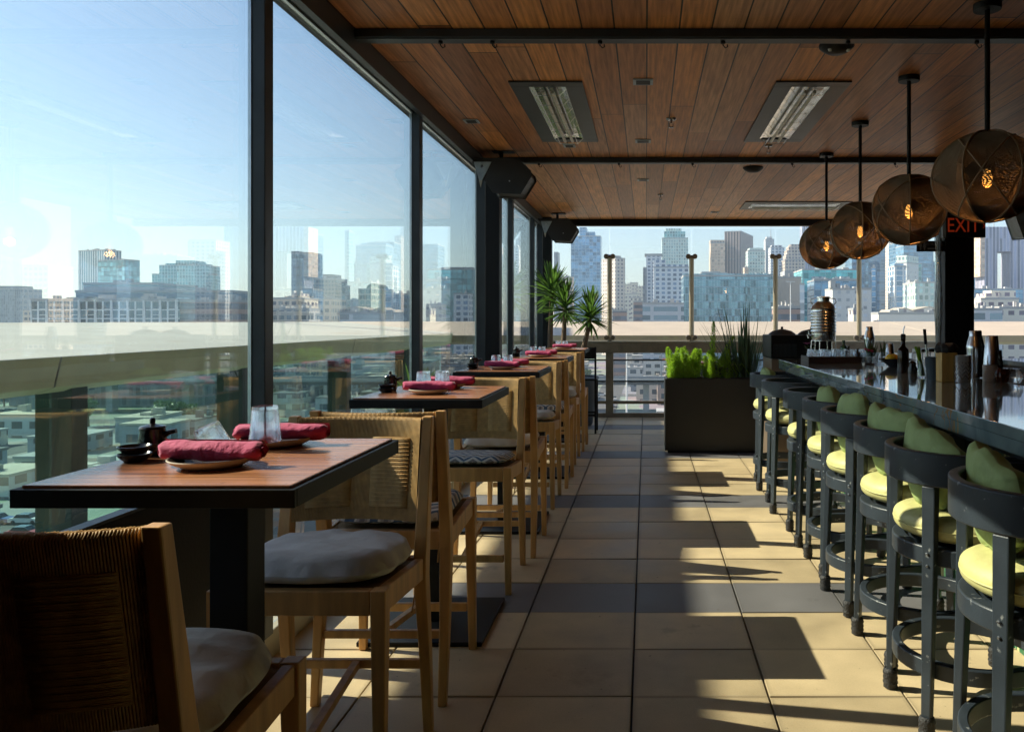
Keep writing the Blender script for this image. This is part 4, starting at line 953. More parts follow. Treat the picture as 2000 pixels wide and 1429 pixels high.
# lemons
x_, y_ = bx(1749,716); t = L1('fruit_bowl', 'wide black bowl holding lemons on the bar', 'bowl', [(0,0),(.045,0),(.05,.004),(.115,.055),(.118,.06),(.112,.058),(.05,.012),(0,.01)], x_, y_, M['ceramic'], 32)
for i, (a, b, z, lb) in enumerate(((-.045,-.02,.06,'left lemon in the black bowl'),(.04,-.01,.066,'right lemon in the black bowl'),(0,.04,.062,'lemon at the back of the black bowl'))):
    o = MB().lathe([(0,-.042),(.008,-.038),(.022,-.028),(.031,-.01),(.032,.004),(.026,.024),(.010,.036),(.006,.042),(0,.044)], n=18).build('lemon', M['lemon'], smooth='all')
    o.location = (x_+a, y_+b, ZS+z); o.rotation_euler = (1.3, .3*i, .8+i); tag(o, lb, 'lemon', 'lemons in the bowl')
# bottles
def bottle(x, y, lab, r, h, m, pour=True, grp='bottles on the bar'):
    t = thing('bottle', lab, 'bottle', (x,y,ZS), group=grp)
    MB().lathe([(0,0),(r*.95,0),(r,.006),(r,h*.62),(r*.9,h*.70),(r*.38,h*.80),(r*.36,h*.95),(r*.42,h*.96),(r*.42,h),(0,h)], n=24).build('bottle_glass', m, t, smooth=True)
    if pour:
        MB().lathe([(0,0),(.015,0),(.016,.028),(.010,.034),(0,.034)], (0,0,h), 14).build('cork', M['black'], t, smooth=True)
        MB().tube([(0,0,h+.03),(.002,0,h+.06),(.010,0,h+.085)], .0035, 8).build('spout', M['chrome'], t, smooth=True)
    return t
x_, y_ = bx(1764,728); bottle(x_, y_, 'dark bottle with pouring spout right of the lemon bowl', .036, .215, M['brownglass'])
x_, y_ = bx(1657,706); bottle(x_, y_, 'small dark bitters bottle beside the walnut tray', .026, .13, M['brownglass'], False); bottle(x_+.06, y_-.06, 'squat black bottle in front of the bitters bottle', .034, .11, M['brownglass'], False)
bottle(x_-.005, y_+.14, 'green glass bottle behind the bitters bottle', .03, .17, M['greenglass'], False)
x_, y_ = bx(1790,716); 
for i in range(3): 
    t = thing('salt_jar', ['clear jar with white lid behind the dark spouted bottle','second clear jar with a dark lid behind the spouted bottle','third low clear jar beside the green stalks'][i], 'jar', (x_+.07*i, y_+.05*i, ZS), group='clear jars')
    MB().lathe([(0,0),(.032,0),(.034,.01),(.034,.09),(.027,.105),(.0,.105)], n=20).build('jar_glass', M['tumbler'], t, smooth=True)
    MB().lathe([(0,.1055),(.030,.1055),(.030,.13),(0,.132)], n=20).build('lid', M['white'] if i == 0 else M['chromed'], t, smooth=True)
x_, y_ = bx(1782,729); t = L1('pepper_mill', 'small round black pepper mill before the clear jars', 'mill', [(0,0),(.03,0),(.032,.03),(.022,.05),(.024,.065),(.012,.078),(0,.08)], x_, y_, M['ceramic'])
x_, y_ = bx(1803,737); t = thing('stalk_glass', 'clear glass of green stalks beside the grey bucket', 'glass', (x_,y_,ZS))
MB().lathe([(0,0),(.030,0),(.034,.10),(.032,.10),(.028,.006),(0,.006)], n=20).build('glass_cup', M['tumbler'], t, smooth=True)
m = MB()
for i in range(7): a = r3.uniform(-.5,.3); m.tube([(r3.uniform(-.015,.015),r3.uniform(-.015,.015),.01),(a*.04-.01,0,.10),(a*.10-.02,r3.uniform(-.03,.03),.18)], [.006,.006,.003], 6)
m.build('green_stalks', M['fern'], t, smooth=True)
x_, y_ = bx(1823,741); t = thing('tool_bucket', 'dark grey bucket with a long handled muddler in it', 'bucket', (x_,y_,ZS))
MB().lathe([(0,0),(.036,0),(.037,.003),(.047,.125),(.049,.128),(.045,.128),(.035,.008),(0,.008)], n=28).build('bucket_body', M['pot'], t, smooth=True)
MB().tube([(-.025,.01,.01),(-.04,.01,.22)], .005, 8).build('muddler_shaft', M['chrome'], t, smooth=True)
MB().tube([(-.040,.01,.20),(-.047,.01,.285)], .009, 10).build('muddler_handle', M['black'], t, smooth=True)
MB().tube([(.02,.0,.01),(.01,.0,.17)], .004, 8).build('bar_spoon', M['chrome'], t, smooth=True)
x_, y_ = bx(1854,746); t = thing('napkin_box', 'upright golden oak box holding a black cloth, at the foot of the column', 'box', (x_,y_+.04,ZS))
MB().box(-.043,-.045,0,.043,.045,.16).build('box_body', M['oakbox'], t, bevel=.003)
m = MB(); n = 14; rr = []
for q, (z, s) in enumerate(((.155,.8),(.165,1.0),(.19,1.15),(.205,1.0))):
    rr.append([(.05*s*cos(2*pi*i/n)*(1+.2*sin(3*i)), .045*s*sin(2*pi*i/n)*(1+.2*cos(5*i)), z+.012*sin(4*i+q)) for i in range(n)])
m.rings(rr).build('black_cloth', M['tape'], t)
x_, y_ = bx(1880,747); t = thing('patterned_tumbler', 'steel cup embossed with a zigzag chevron pattern', 'cup', (x_,y_,ZS))
MB().lathe([(0,0),(.040,0),(.042,.004),(.046,.145),(.0475,.147),(.044,.146),(.040,.01),(0,.01)], n=40).build('cup_body', M['chrome'], t, smooth=True)
m = MB()
for r_ in range(5):
    for i in range(16):
        a0, a1 = 2*pi*i/16, 2*pi*(i+1)/16; z0 = .02+.022*r_; z1 = z0+.022; rr_ = .0435+.0225*(z0+.02)*.25
        zz = (z0, z1) if i % 2 else (z1, z0); m.tube([(rr_*cos(a0),rr_*sin(a0),zz[0]),(rr_*cos(a1),rr_*sin(a1),zz[1])], .0016, 5)
m.build('chevrons', M['chromed'], t, smooth=True)
x_, y_ = bx(1903,738); jig(x_, y_, 'tall steel shaker right behind the chevron cup', 1.02); jig(x_+.055, y_+.10, 'dark steel shaker behind the tall one, close to the back counter', 1.02, 'chromed')
x_, y_ = bx(1938,744); 
t = L1('salt_rimmer', 'white cylinder under the upturned tins at the right', 'jar', [(0,0),(.038,0),(.04,.004),(.04,.088),(0,.09)], x_-.012, y_, M['white'])
tin(x_, y_+.005, 'upturned steel tin stacked highest, right of the shakers', 1.0).location.z = ZS+.091
tin(x_+.055, y_+.09, 'upturned dark steel tin behind the stacked one', 1.05, 'chromed').location.z = ZS+.0
x_, y_ = bx(1958,746); L1('candle_jar', 'round reddish glass jar near the right end of the row', 'jar', [(0,0),(.03,0),(.042,.02),(.043,.045),(.032,.068),(.03,.075),(0,.075)], x_, y_, liquid('amber_jar', (.30,.07,.03)))
x_, y_ = bx(1982,747); L1('glass_jar', 'round clear glass jar at the right end of the row', 'jar', [(0,0),(.03,0),(.042,.02),(.043,.045),(.032,.068),(.03,.075),(0,.075)], x_, y_, M['tumbler'])
# back counter: stacked plates with napkins, menu
t = thing('plate_stack', 'stack of dark plates topped with rolled napkins on the back counter', 'plates', (3.62,6.55,1.071))
m = MB()
for i in range(5): m.lathe([(0,0),(.06,0),(.11,.012),(.108,.014),(.06,.004),(0,.004)], (0,0,.012*i), 28)
m.build('plates', M['ceramic'], t, smooth=True)
for i in range(3):
    o = napkin_ = nap0.copy(); COL.objects.link(o); o.name = 'rolled_napkin'; o.parent = t; o.location = (-.05+.06*i, -.02+.03*i, .085+.01*(i == 1)); o.rotation_euler = (0,0,.5*i-.3)
    for k_ in ('label','category','group'): 
        if k_ in o: del o[k_]
one('menu_card', 'white menu card lying beside the plate stack', 'menu', MB().box(3.74,6.3,1.0705,3.9,6.52,1.074), M['white'])
# appliance cabinet at the far end of the bar
a = thing('service_cabinet', 'brown steel cabinet with black grilled cooker on top, at the end of the bar', 'cabinet', (1.155,7.55,0))
MB().box(0,0,.02,.56,.55,1.05).build('cabinet_body', mat('brown_steel', (.16,.12,.09), .4, .15, 6), a, bevel=.004)
MB().box(-.005,.001,1.052,.56,.55,1.27).build('cooker_body', M['black'], a, bevel=.008)
m = MB()
for i in range(18): m.box(.02+.012*i, -.006, 1.07, .026+.012*i, .0, 1.19)
m.build('side_grille', M['steel'], a)
for i in range(2):
    l = MB().lathe([(0,.055),(.02,.052),(.09,.035),(.125,.01),(.13,0),(0,0)], (.14+.28*i,.26,1.272), 28).build('lid', M['steel'], a, smooth=True)
    MB().lathe([(0,.075),(.012,.07),(.012,.052),(0,.05)], (.14+.28*i,.26,1.275), 12).build('knob', M['black'], l, smooth=True)
MB().box(.36,-.03,1.18,.40,-.008,1.20).build('control', M['alu'], a)
fl_ = thing('flower_vase', 'small dark vase with a pink flower in front of the cooker', 'vase', (1.40,7.0,ZS))
MB().lathe([(0,0),(.02,0),(.032,.03),(.02,.06),(.014,.075),(.018,.09),(0,.09)], n=18).build('vase_body', M['ceramic'], fl_, smooth=True)
m = MB()
for i in range(7):
    a_ = 2*pi*i/7; e = Vector((cos(a_)*.04, sin(a_)*.03, .014)); q = Vector((-sin(a_), cos(a_), 0))*.012; p = Vector((-.03,-.02,.135))
    m.add([p, p+e*.6+q, p+e, p+e*.6-q], [(0,1,2,3)])
m.build('petals', mat('pink_petal', (.6,.10,.40), .5), fl_)
MB().tube([(0,0,.08),(-.01,-.01,.11),(-.03,-.02,.134)], .003, 6).build('stem', M['fernd'], fl_)
m = MB()
for i in range(16):
    a_ = r3.uniform(0,6.28); p = Vector((0,0,.08)); e = Vector((cos(a_), sin(a_), r3.uniform(-.2,.8)))*.06; q = Vector((-sin(a_),cos(a_),0))*.014
    m.add([p, p+e*.5+q, p+e, p+e*.5-q], [(0,1,2,3)])
m.build('leaves', M['fernd'], fl_)
# stool-height black chair at the far left end of the aisle
t = thing('metal_stool', 'slim black metal bar chair standing behind the fifth table', 'chair', (-.80,10.35,0))
for sx in (-1,1):
    for sy_ in (-1,1): MB().box(sx*.17-.012, sy_*.17-.012, .0, sx*.17+.012, sy_*.17+.012, 1.08 if sy_ < 0 else .66).build('leg', M['black'], t)
MB().box(-.19,-.19,.661,.19,.19,.685).build('seat', M['black'], t, bevel=.004)
MB().box(-.17,-.18,.93,.17,-.165,1.075).build('backrest', M['black'], t, bevel=.004)
MB().box(-.158,-.178,.22,.158,-.162,.245).build('stretcher', M['black'], t); MB().box(-.158,.162,.22,.158,.178,.245).build('stretcher', M['black'], t)
# ================================================================ PLANTS
pb = thing('black_planter', 'large square black planter box at the end of the stool row', 'planter', (.20,8.68,0))
MB().box(0,0,.03,1.10,.45,.787).build('box_shell', mat('planter_black', (.010,.009,.008), .5, .3, 4, .05, 60), pb, bevel=.004)
MB().box(.02,.02,.7872,1.08,.43,.795).build('soil', M['soil'], pb)
MB().box(.03,.03,0,1.07,.42,.029).build('plinth', M['black'], pb)
def leaf(m, p, d, l, w, droop, n=6, fold=.25, up=Vector((0,0,1))):
    """one tapering strap leaf with a shallow fold, arching down by droop"""
    d = d.normalized(); side = d.cross(up); 
    if side.length < .05: side = Vector((1,0,0))
    side.normalize(); vs = []; fs = []
    for i in range(n+1):
        t = i/n; c = p+d*l*t+Vector((0,0,-1))*droop*l*t*t; ww = w*(sin(pi*min(1,.18+t*.82))**.7)*(1 if i < n else .05)
        nn = side.cross(d).normalized(); vs += [c-side*ww*.5, c+nn*(-fold*ww*.5), c+side*ww*.5]
    for i in range(n): 
        for j in range(2): fs.append((i*3+j,i*3+j+1,i*3+4+j,i*3+3+j))
    m.add(vs, fs)
# foxtail ferns
def foxtail(name, label, x, y, plumes, seed, m_='fern'):
    r = random.Random(seed); t = thing(name, label, 'fern', (x,y,.79)); m = MB(); st = MB()
    for (dx, dy, h, lean, rad) in plumes:
        base = Vector((dx,dy,0)); top = base+Vector((lean[0],lean[1],h)); mid = base+(top-base)*.5+Vector((-lean[0]*.3,0,0)); st.tube([base,mid,top], .003, 5)
        N_ = int(h*4200)
        for i in range(N_):
            u = r.random(); p = base*(1-u)**2+mid*2*u*(1-u)+top*u*u; a = r.uniform(0,6.28)
            rr_ = rad*(1-u**7*.8)*(.75+.25*sin(40*u+a))*r.random()**.4; p = p+Vector((cos(a)*rr_, sin(a)*rr_, r.uniform(-.006,.012)))
            e = Vector((cos(a)+r.gauss(0,.5), sin(a)+r.gauss(0,.5), r.uniform(0,1.6))).normalized()*r.uniform(.008,.017); q = e.cross(Vector((r.gauss(0,1), r.gauss(0,1), r.gauss(0,1)))).normalized()*.0028
            m.add([p-q, p+q, p+e], [(0,1,2)])
    m.build('fronds', M[m_], t); st.build('stems', M['fernd'], t); return t
r4 = random.Random(21)
pl1 = [(r4.uniform(-.16,.16), r4.uniform(-.13,.1), r4.uniform(.10,.33), (r4.uniform(-.09,.09), r4.uniform(-.07,.05)), r4.uniform(.032,.046)) for i in range(42)]
foxtail('asparagus_fern', 'bright bushy fern at the left end of the black planter', .40, 8.86, pl1, 1)
pl2 = [(r4.uniform(-.12,.14), r4.uniform(-.12,.1), r4.uniform(.08,.30), (r4.uniform(-.05,.06), r4.uniform(-.05,.05)), r4.uniform(.028,.040)) for i in range(26)]
pl2 += [(-.05,0,.60,(.02,0),.036),(-.02,.03,.30,(-.03,0),.036),(.02,.02,.44,(.17,.03),.036),(.06,-.03,.24,(.05,0),.028)]
foxtail('foxtail_fern', 'fern with two tall bright upright plumes, middle of the planter', .76, 8.84, pl2, 2)
# dark ground plant
t = thing('leafy_shrub', 'low dark broad leaved plant between fern and reeds in the planter', 'plant', (.80,8.82,.79)); m = MB()
for i in range(90):
    a = r4.uniform(0,6.28); e = r4.uniform(.1,1.0); p = Vector((r4.uniform(-.12,.22), r4.uniform(-.12,.12), r4.uniform(0,.16)))
    leaf(m, p, Vector((cos(a)*e, sin(a)*e, .6)), r4.uniform(.05,.10), .03, .35, 3)
m.build('leaves', M['fernd'], t)
# reeds
t = thing('reed_clump', 'tall dark green reeds fanning out at the right of the planter', 'reeds', (1.06,8.88,.79)); m = MB()
for i in range(150):
    x0 = r4.gauss(0,.07); y0 = r4.gauss(0,.06); h = r4.uniform(.28,.52) if i > 50 else r4.uniform(.50,.90); ln = x0*2.4+r4.gauss(0,.10)+(.0 if i > 12 else -.25)
    leaf(m, Vector((x0,y0,0)), Vector((ln, r4.gauss(0,.12), 1)), h, r4.uniform(.012,.020), r4.uniform(-.02,.05)+abs(ln)*.12, 8, .4)
m.build('blades', M['reed'], t)
m = MB()
for i in range(26): leaf(m, Vector((-.09+r4.gauss(0,.05),-.08,0)), Vector((-.30-.5*r4.random(), -.2, 1)), r4.uniform(.22,.34), .012, .15, 6, .4)
m.build('pale_blades', M['fern'], t)
# second planter behind, red rimmed
t = thing('red_planter', 'low planter with a reddish rim behind the ferns', 'planter', (.28,10.2,0))
MB().box(0,0,0,1.0,.4,.86).build('box_shell', M['pot'], t, bevel=.01); MB().box(-.02,-.02,.861,1.02,.42,.885).build('rim', M['red'], t, bevel=.006)
t = thing('pink_leaf_plant', 'plant with broad pinkish leaves in the red rimmed planter', 'plant', (.36,10.35,.886)); m = MB()
for i in range(16): a = 6.28*i/16; leaf(m, Vector((.1*cos(a)*.3,.05*sin(a),0)), Vector((cos(a), sin(a)*.6, .7)), .17, .075, .4, 6, .3)
m.build('leaves', M['pinkleaf'], t)
# yuccas
def yucca(label, x, y, trunk, seed, n=120, L_=.42, z0=.62):
    r = random.Random(seed); t = thing('yucca', label, 'yucca', (x,y,z0), group='yuccas by the corner'); top = Vector(trunk[-1])
    MB().tube(trunk, [.045-.02*i/(len(trunk)-1) for i in range(len(trunk))], 10).build('trunk', M['bark'], t, smooth=True)
    m = MB()
    for i in range(n):
        a = r.uniform(0,6.28); u = r.random(); el_ = -.55+1.95*(u**.75); d = Vector((cos(a)*cos(el_), sin(a)*cos(el_), sin(el_)))
        leaf(m, top+Vector((0,0,-.10+.16*u))+d*.02, d, L_*r.uniform(.75,1.1)*(1-.15*(u < .2)), r.uniform(.026,.038), .22*(1-u)+.06, 7, .5)
    m.build('crown', M['yucca'], t); return t
D1 = 10.9
p1x = px(1128,D1)
yucca('yucca on a slanting bare trunk, rightmost of the three crowns', p1x, D1, [(-.10,0,0),(-.06,0,.15),(.08,0,.42),(.15,0,.70),(.17,0,.86)], 3, 150, .36)
yucca('middle yucca crown, rising above the rail beside the corner column', px(1108,11.1), 11.1, [(-.05,0,0),(-.05,0,.5),(-.03,0,.98)], 5, 150, .38)
yucca('tallest yucca, partly hidden behind the corner column', px(1078,11.3), 11.3, [(-.04,0,0),(-.02,0,.6),(.0,0,1.18)], 8, 150, .40)
one('plant_pot', 'tall grey tapered pot holding the yuccas', 'pot', MB().lathe([(0,0),(.15,0),(.17,.02),(.24,.60),(.245,.66),(.215,.66),(.21,.62),(0,.62)], (px(1128,D1)+.02,11.05,0), 32), [M['pot']], smooth=True)
# yucca outside the glass on the left
yucca('yucca outside the glass, seen low through the second pane', -2.35, 8.3, [(0,0,0),(0,0,.25)], 12, 90, .42, .30)
one('outside_pot', 'round dark pot of the yucca outside the glass', 'pot', MB().lathe([(0,0),(.15,0),(.22,.30),(.2,.30),(0,.28)], (-2.35,8.3,0), 24), [M['pot']], smooth=True)
one('outer_ledge', 'concrete ledge outside the glass wall below the cornice', 'ledge', MB().box(-3.0,-4,-.5,-1.73,12.3,-.02), mat('ledge_concrete', (.30,.31,.30), .8, .15, 3))
# ================================================================ THE CITY
ZG = -28.0
def city(name, col, m=None): return mat(name, col, .8, .15, .05)
M['roofm'] = city('flat_roof', (.42,.42,.42)); M['mech'] = city('rooftop_metal', (.36,.38,.40))
FC = dict(
 blueglass=((.22,.32,.42),(.12,.25,.42),4,3.6,.10,.14,.5,.12), tealgrid=((.10,.16,.18),(.16,.34,.40),3.6,4,.16,.14,.4,.15),
 finned=((.55,.60,.62),(.12,.22,.28),3,60,.45,.01,.3,.2), tealtower=((.30,.45,.47),(.10,.30,.34),3.2,3.6,.3,.2,.4,.18),
 slab=((.22,.24,.28),(.14,.16,.20),2.4,3.4,.4,.15,.2,.3), arcade=((.70,.71,.74),(.10,.15,.19),2.87,3.1,.22,.12,.3,.12),
 greyband=((.30,.33,.37),(.10,.17,.22),60,4.2,.0,.5,.4,.15), redbrick=((.36,.24,.20),(.10,.11,.14),3,3.8,.0,.45,.2,.3),
 pink=((.58,.46,.36),(.12,.13,.15),3.4,3.8,.35,.5,.2,.3), brown=((.20,.18,.17),(.06,.09,.11),2.6,3.2,.3,.35,.3,.2),
 dome=((.34,.33,.25),(.12,.20,.18),4,3.6,.35,.25,.3,.2), navy=((.13,.20,.27),(.22,.30,.36),3,3.5,.2,.45,.3,.2),
 tan=((.60,.47,.36),(.50,.36,.27),3.6,3.8,.35,.4,.0,.5), darkstripe=((.33,.27,.26),(.04,.04,.05),3.6,80,.42,.0,.1,.4),
 resid=((.60,.52,.46),(.12,.13,.16),3.6,3.2,.55,.48,.1,.3), white=((.62,.64,.68),(.14,.20,.30),4.2,3.3,.42,.42,.2,.25),
 lowgrey=((.46,.48,.52),(.15,.22,.28),14,4.4,.12,.45,.3,.2), palegreen=((.52,.60,.56),(.25,.40,.42),3,3.6,.4,.35,.3,.2),
 office=((.25,.36,.42),(.13,.25,.33),1.6,4.0,.12,.10,.5,.10), plain=((.42,.36,.31),(.40,.34,.29),20,30,.02,.02,.0,.6),
 whiteband=((.60,.63,.67),(.34,.40,.46),90,5.5,.0,.28,.2,.3), condo=((.66,.66,.67),(.12,.25,.42),5,3.3,.25,.18,.4,.15),
 punched=((.55,.56,.56),(.35,.38,.42),4,3.6,.6,.6,.1,.4), stepped=((.55,.47,.40),(.14,.14,.17),3.4,3.5,.45,.4,.2,.3),
 skyteal=((.20,.42,.46),(.10,.40,.46),3.5,4,.10,.12,.4,.12), creamoff=((.62,.58,.50),(.16,.14,.18),4.4,4.6,.45,.62,.1,.4),
 purple=((.42,.42,.50),(.20,.22,.32),3.0,60,.4,.0,.3,.25), deepblue=((.10,.18,.26),(.10,.24,.38),5,3.8,.12,.3,.5,.12), lowwhite=((.62,.60,.57),(.12,.12,.16),7,6,.45,.72,.1,.4))
for k, v in FC.items():
    v = (tuple(min(.85, x*1.2) for x in v[0]), tuple(x*1.25 for x in v[1]))+v[2:]
    M['f_'+k] = facade('facade_'+k, *v)
def fp(x0, x1, xm, D, th):
    """footprint of a turned block whose near corner is seen at xm: returns origin and the two wall lengths"""
    c, s = cos(th), sin(th); Mx, My = px(xm, D), D; ta, tb_ = (x0-VX)/F, (x1-VX)/F
    a = (Mx-ta*My)/(c+ta*s); b = (tb_*My-Mx)/(s-tb_*c); return Mx, My, a, b
def bld(label, x0, x1, yt, D, m, depth=None, xm=None, th=0.0, subs=(), zb=ZG, name='tower', cat='building', grp=None, roof=True):
    """x0, x1, yt: where it stands in the view; D: real distance (m)"""
    zt = pz(yt, D)
    if xm is None:
        w = px(x1, D)-px(x0, D); d = depth or max(12, w*.7)
        # the far face must not stick out past the seen outline
        t = thing(name, label, cat, (px(x0, D), D, zb), group=grp); X0, X1, Y0, Y1 = 0, w, 0, d; s0 = 0
    else:
        Mx, My, a, b = fp(x0, x1, xm, D, th); t = thing(name, label, cat, (Mx, My, zb), -th, grp); X0, X1, Y0, Y1 = -a, 0, 0, max(5, b)
    h = zt-zb
    MB().box(X0, Y0, 0, X1, Y1, h).build('walls', M['f_'+m], t)
    if roof:
        p = MB(); e = max(.4, (X1-X0)*.012)
        p.box(X0-e*.3, Y0-e*.3, h+.02, X1+e*.3, Y1+e*.3, h+.9); 
        rq = random.Random(int(x0*7+yt)); wv, dv = X1-X0, Y1-Y0
        for _ in range(rq.randint(3,6)):
            a_, b_ = X0+wv*rq.uniform(.08,.82), Y0+dv*rq.uniform(.05,.7); p.box(a_, b_, h+.91, a_+wv*rq.uniform(.03,.12), b_+dv*rq.uniform(.05,.2), h+.91+rq.uniform(.6,2.2))
        p.build('roof', M['mech'] if rq.random() < .4 else M['roofm'], t)
    for sb in subs:
        nm, fx0, fx1, dh, mm = sb[:5]; fy0, fy1 = sb[5:7] if len(sb) > 5 else (.15,.85); z0 = h+.92 if len(sb) < 8 else sb[7]
        MB().box(X0+(X1-X0)*fx0, Y0+(Y1-Y0)*fy0, z0, X0+(X1-X0)*fx1, Y0+(Y1-Y0)*fy1, h+dh).build(nm, M[mm], t)
    return t
# --- right and centre skyline
t = bld('tall blue glass tower with stepped round topped crown, left of the view beyond the yuccas', 1115,1173,462,900,'blueglass',30,subs=(('crown',.28,.52,10.5,'f_blueglass',.1,.8),('crown',.52,.80,5.5,'f_blueglass',.1,.8)))
t0 = thing('tower', 'slim grey tower just right of the corner column', 'building', (px(1082,1000),1000,ZG)); MB().box(0,0,0,5,20,pz(492,1000)-ZG).build('walls', M['f_slab'], t0); MB().box(5.02,2,0,9,20,pz(528,1000)-ZG).build('annex', M['f_slab'], t0)
bld('low pinkish house block behind the middle yucca', 1095,1118,542,700,'pink',14)
bld('pale pink apartment tower with small square windows and a bright left face', 1175,1221,505,700,'resid',xm=1202,th=.95,subs=(('rooftop_block',.3,.8,3,'roofm'),('rooftop_block',.1,.25,5,'mech')))
bld('brick building low behind the rightmost yucca', 1197,1224,608,420,'redbrick',12,name='house')
bld('grey slab tower with an overhanging roof, left of the white tower', 1262,1292,500,760,'white',24,subs=(('roof_slab',-.1,1.05,2.2,'mech',0,1),))
bld('dark narrow block at the left edge of the grey slab tower', 1256,1263,524,745,'slab',10)
bld('tall pale green tower with a glazed lantern crown', 1293,1344,466,980,'palegreen',34,subs=(('crown',.08,.90,9,'f_tealtower',.1,.9),('crown',.14,.76,13,'f_palegreen',.2,.8),('shoulder',.02,.98,1.2,'f_palegreen',0,1)))
bld('white apartment tower with wide dark upper windows, in front of the pale green tower', 1277,1345,523,600,'white',22,subs=(('upper_storey',.0,.34,6,'f_white',.05,.9),('upper_storey',.34,1.0,2.4,'f_white',.05,.9)))
bld('long low grey office with ribbon windows below the white tower', 1255,1336,594,420,'lowgrey',22,name='office_block')
bld('reddish gabled house left of the low grey office', 1237,1256,590,520,'redbrick',12,name='house')
for k, (a, b, y, D) in enumerate(((1219,1232,556,1100),(1230,1246,553,1150),(1243,1258,560,1090),(1222,1250,575,900),(1232,1256,582,820))):
    bld(['pale hilltop block, leftmost between the pink and grey towers','small pale hilltop block at the highest point of the gap','pale hilltop block against the grey slab tower','wider pale block halfway down the hill','pale block lowest on the hill above the red gable'][k], a,b,y,D,'creamoff',15,grp='hill houses between the towers',name='house')
bld('wide teal blue glass office block in the middle of the view', 1335,1456,540,450,'office',30,subs=(('rooftop_screen',.0,1,1.6,'f_office',.05,.9),('rooftop_block',.3,.6,3.0,'mech')),name='office_block')
bld('right wing of the wide teal glass office, behind the third windscreen post', 1456.5,1510,540,455,'office',26,subs=(('rooftop_screen',.0,1,1.6,'f_office',.05,.9),),name='office_block')
bld('tan tower with a band of small arches on top, left of the striped tower', 1388,1416,475,1000,'tan',24,subs=(('cornice',-.01,1.01,4,'f_pink',0,1),))
bld('dark vertically striped tower, tallest in the middle', 1415,1471,452,1000,'darkstripe',xm=1447,th=.35)
bld('pale ribbed tower with stepped shoulders right of the striped tower', 1461,1494,490,900,'palegreen',22,subs=(('crown',.1,.9,3.5,'f_palegreen',.1,.9),))
bld('low pale wing at the foot of the ribbed tower', 1454,1462,523,890,'tan',14)
tt_ = bld('slim tower with a spire mast', 1495,1512,468,1100,'punched',14,subs=(('crown',.15,.8,4,'f_punched'),))
MB().tube([(8,5,pz(468,1100)-ZG),(8,5,pz(440,1100)-ZG)], [.6,.15], 6).build('mast', M['mech'], tt_)
bld('pale grey blue tower with a rounded top behind the third windscreen post', 1505,1532,484,950,'white',18,subs=(('crown',.12,.88,3.4,'f_white'),))
tt_ = bld('beige ziggurat tower with stepped storeys', 1533,1572,508,880,'stepped',24,subs=(('setback',.07,1,6,'f_stepped',.05,.95),('setback',.13,1,11,'f_stepped',.1,.9),('setback',.22,.95,15,'f_stepped',.15,.85),('setback',.32,.9,17.5,'f_stepped',.2,.8)))
bld('blank tan block right of the wide glass office', 1518,1565,543,470,'plain',22,subs=(('rooftop_block',.35,.7,4.5,'mech'),),name='office_block')
bld('low brown station building below the blank tan block', 1519,1563,602,300,'redbrick',14,name='warehouse',subs=(('rooftop_block',.1,.3,1.2,'roofm'),('rooftop_block',.55,.75,1.6,'roofm')))
bld('tall striped tower behind the lamps at the top of the view', 1567,1592,438,1150,'purple',18)
bld('turquoise glazed office with two inset window fields', 1567,1680,528,520,'skyteal',30,name='office_block',subs=(('window_field',.16,.40,-4,'f_punched',-.012,.02,30),('window_field',.56,.82,-4,'f_punched',-.012,.02,30)))
bld('angular white banded building with a bright left face', 1562,1632,556,430,'whiteband',xm=1571,th=.2,name='office_block')
bld('pale block with a saw toothed roof edge behind the urn', 1590,1680,549,470,'blueglass',20,name='office_block',subs=(('roof_edge',0,1,1.4,'roofm',0,.1),))
bld('light grey windowless loft building right of the urn', 1626,1702,566,380,'punched',16,name='warehouse',subs=(('stair_tower',-.05,.08,4.2,'roofm',0,.3),('stair_tower',.12,.22,3.0,'roofm',.1,.4)))
bld('small white shed at the foot of the fourth windscreen post', 1667,1684,606,300,'creamoff',8,name='shed')
bld('broad deep blue tower behind the lamps', 1664,1742,478,1000,'deepblue',34)
bld('pale tower with paired windows beside the deep blue one', 1736,1748,462,950,'resid',14)
bld('dark glass tower cascading down to the right', 1749,1800,474,920,'deepblue',26)
bld('dark stepped glass tower left of the sign', 1765,1823,480,860,'deepblue',28,subs=(('crown',0,.85,3,'f_blueglass',.05,.9),))
bld('lower shoulder of the dark stepped glass tower', 1818,1827,512,870,'deepblue',20)
bld('square tower with a pale louvred crown and a green glass corner', 1750,1794,514,640,'punched',xm=1771,th=.75,subs=(('crown',0,1,6.2,'f_palegreen',0,1),))
bld('green glass edge tower behind the louvred crown', 1793,1800,516,660,'tealtower',14)
bld('blue glass condominium with a white left edge', 1703,1748,524,520,'condo',xm=1710,th=.25,subs=(('rooftop_block',.3,.8,2.4,'mech'),))
bld('white framed condominium tower right of the blue one', 1747,1769,521,515,'condo',14,subs=(('crown',.1,.9,2.3,'f_blueglass'),))
bld('dark blank office side wall between the two condominium blocks', 1768,1788,557,460,'navy',xm=1787,th=.9,name='office_block')
bld('grey green office block with pale pilasters, left of the wide column', 1788,1846,553,450,'palegreen',22,name='office_block')
bld('stepped purple grey houses beside the white curtain', 1823,1838,540,900,'purple',12,name='house')
bld('narrow green tower just left of the wide column', 1836,1844,452,800,'tealtower',14)
bld('long white shed row with dark window strips, low beside the column', 1716,1848,614,300,'lowwhite',10,name='warehouse')
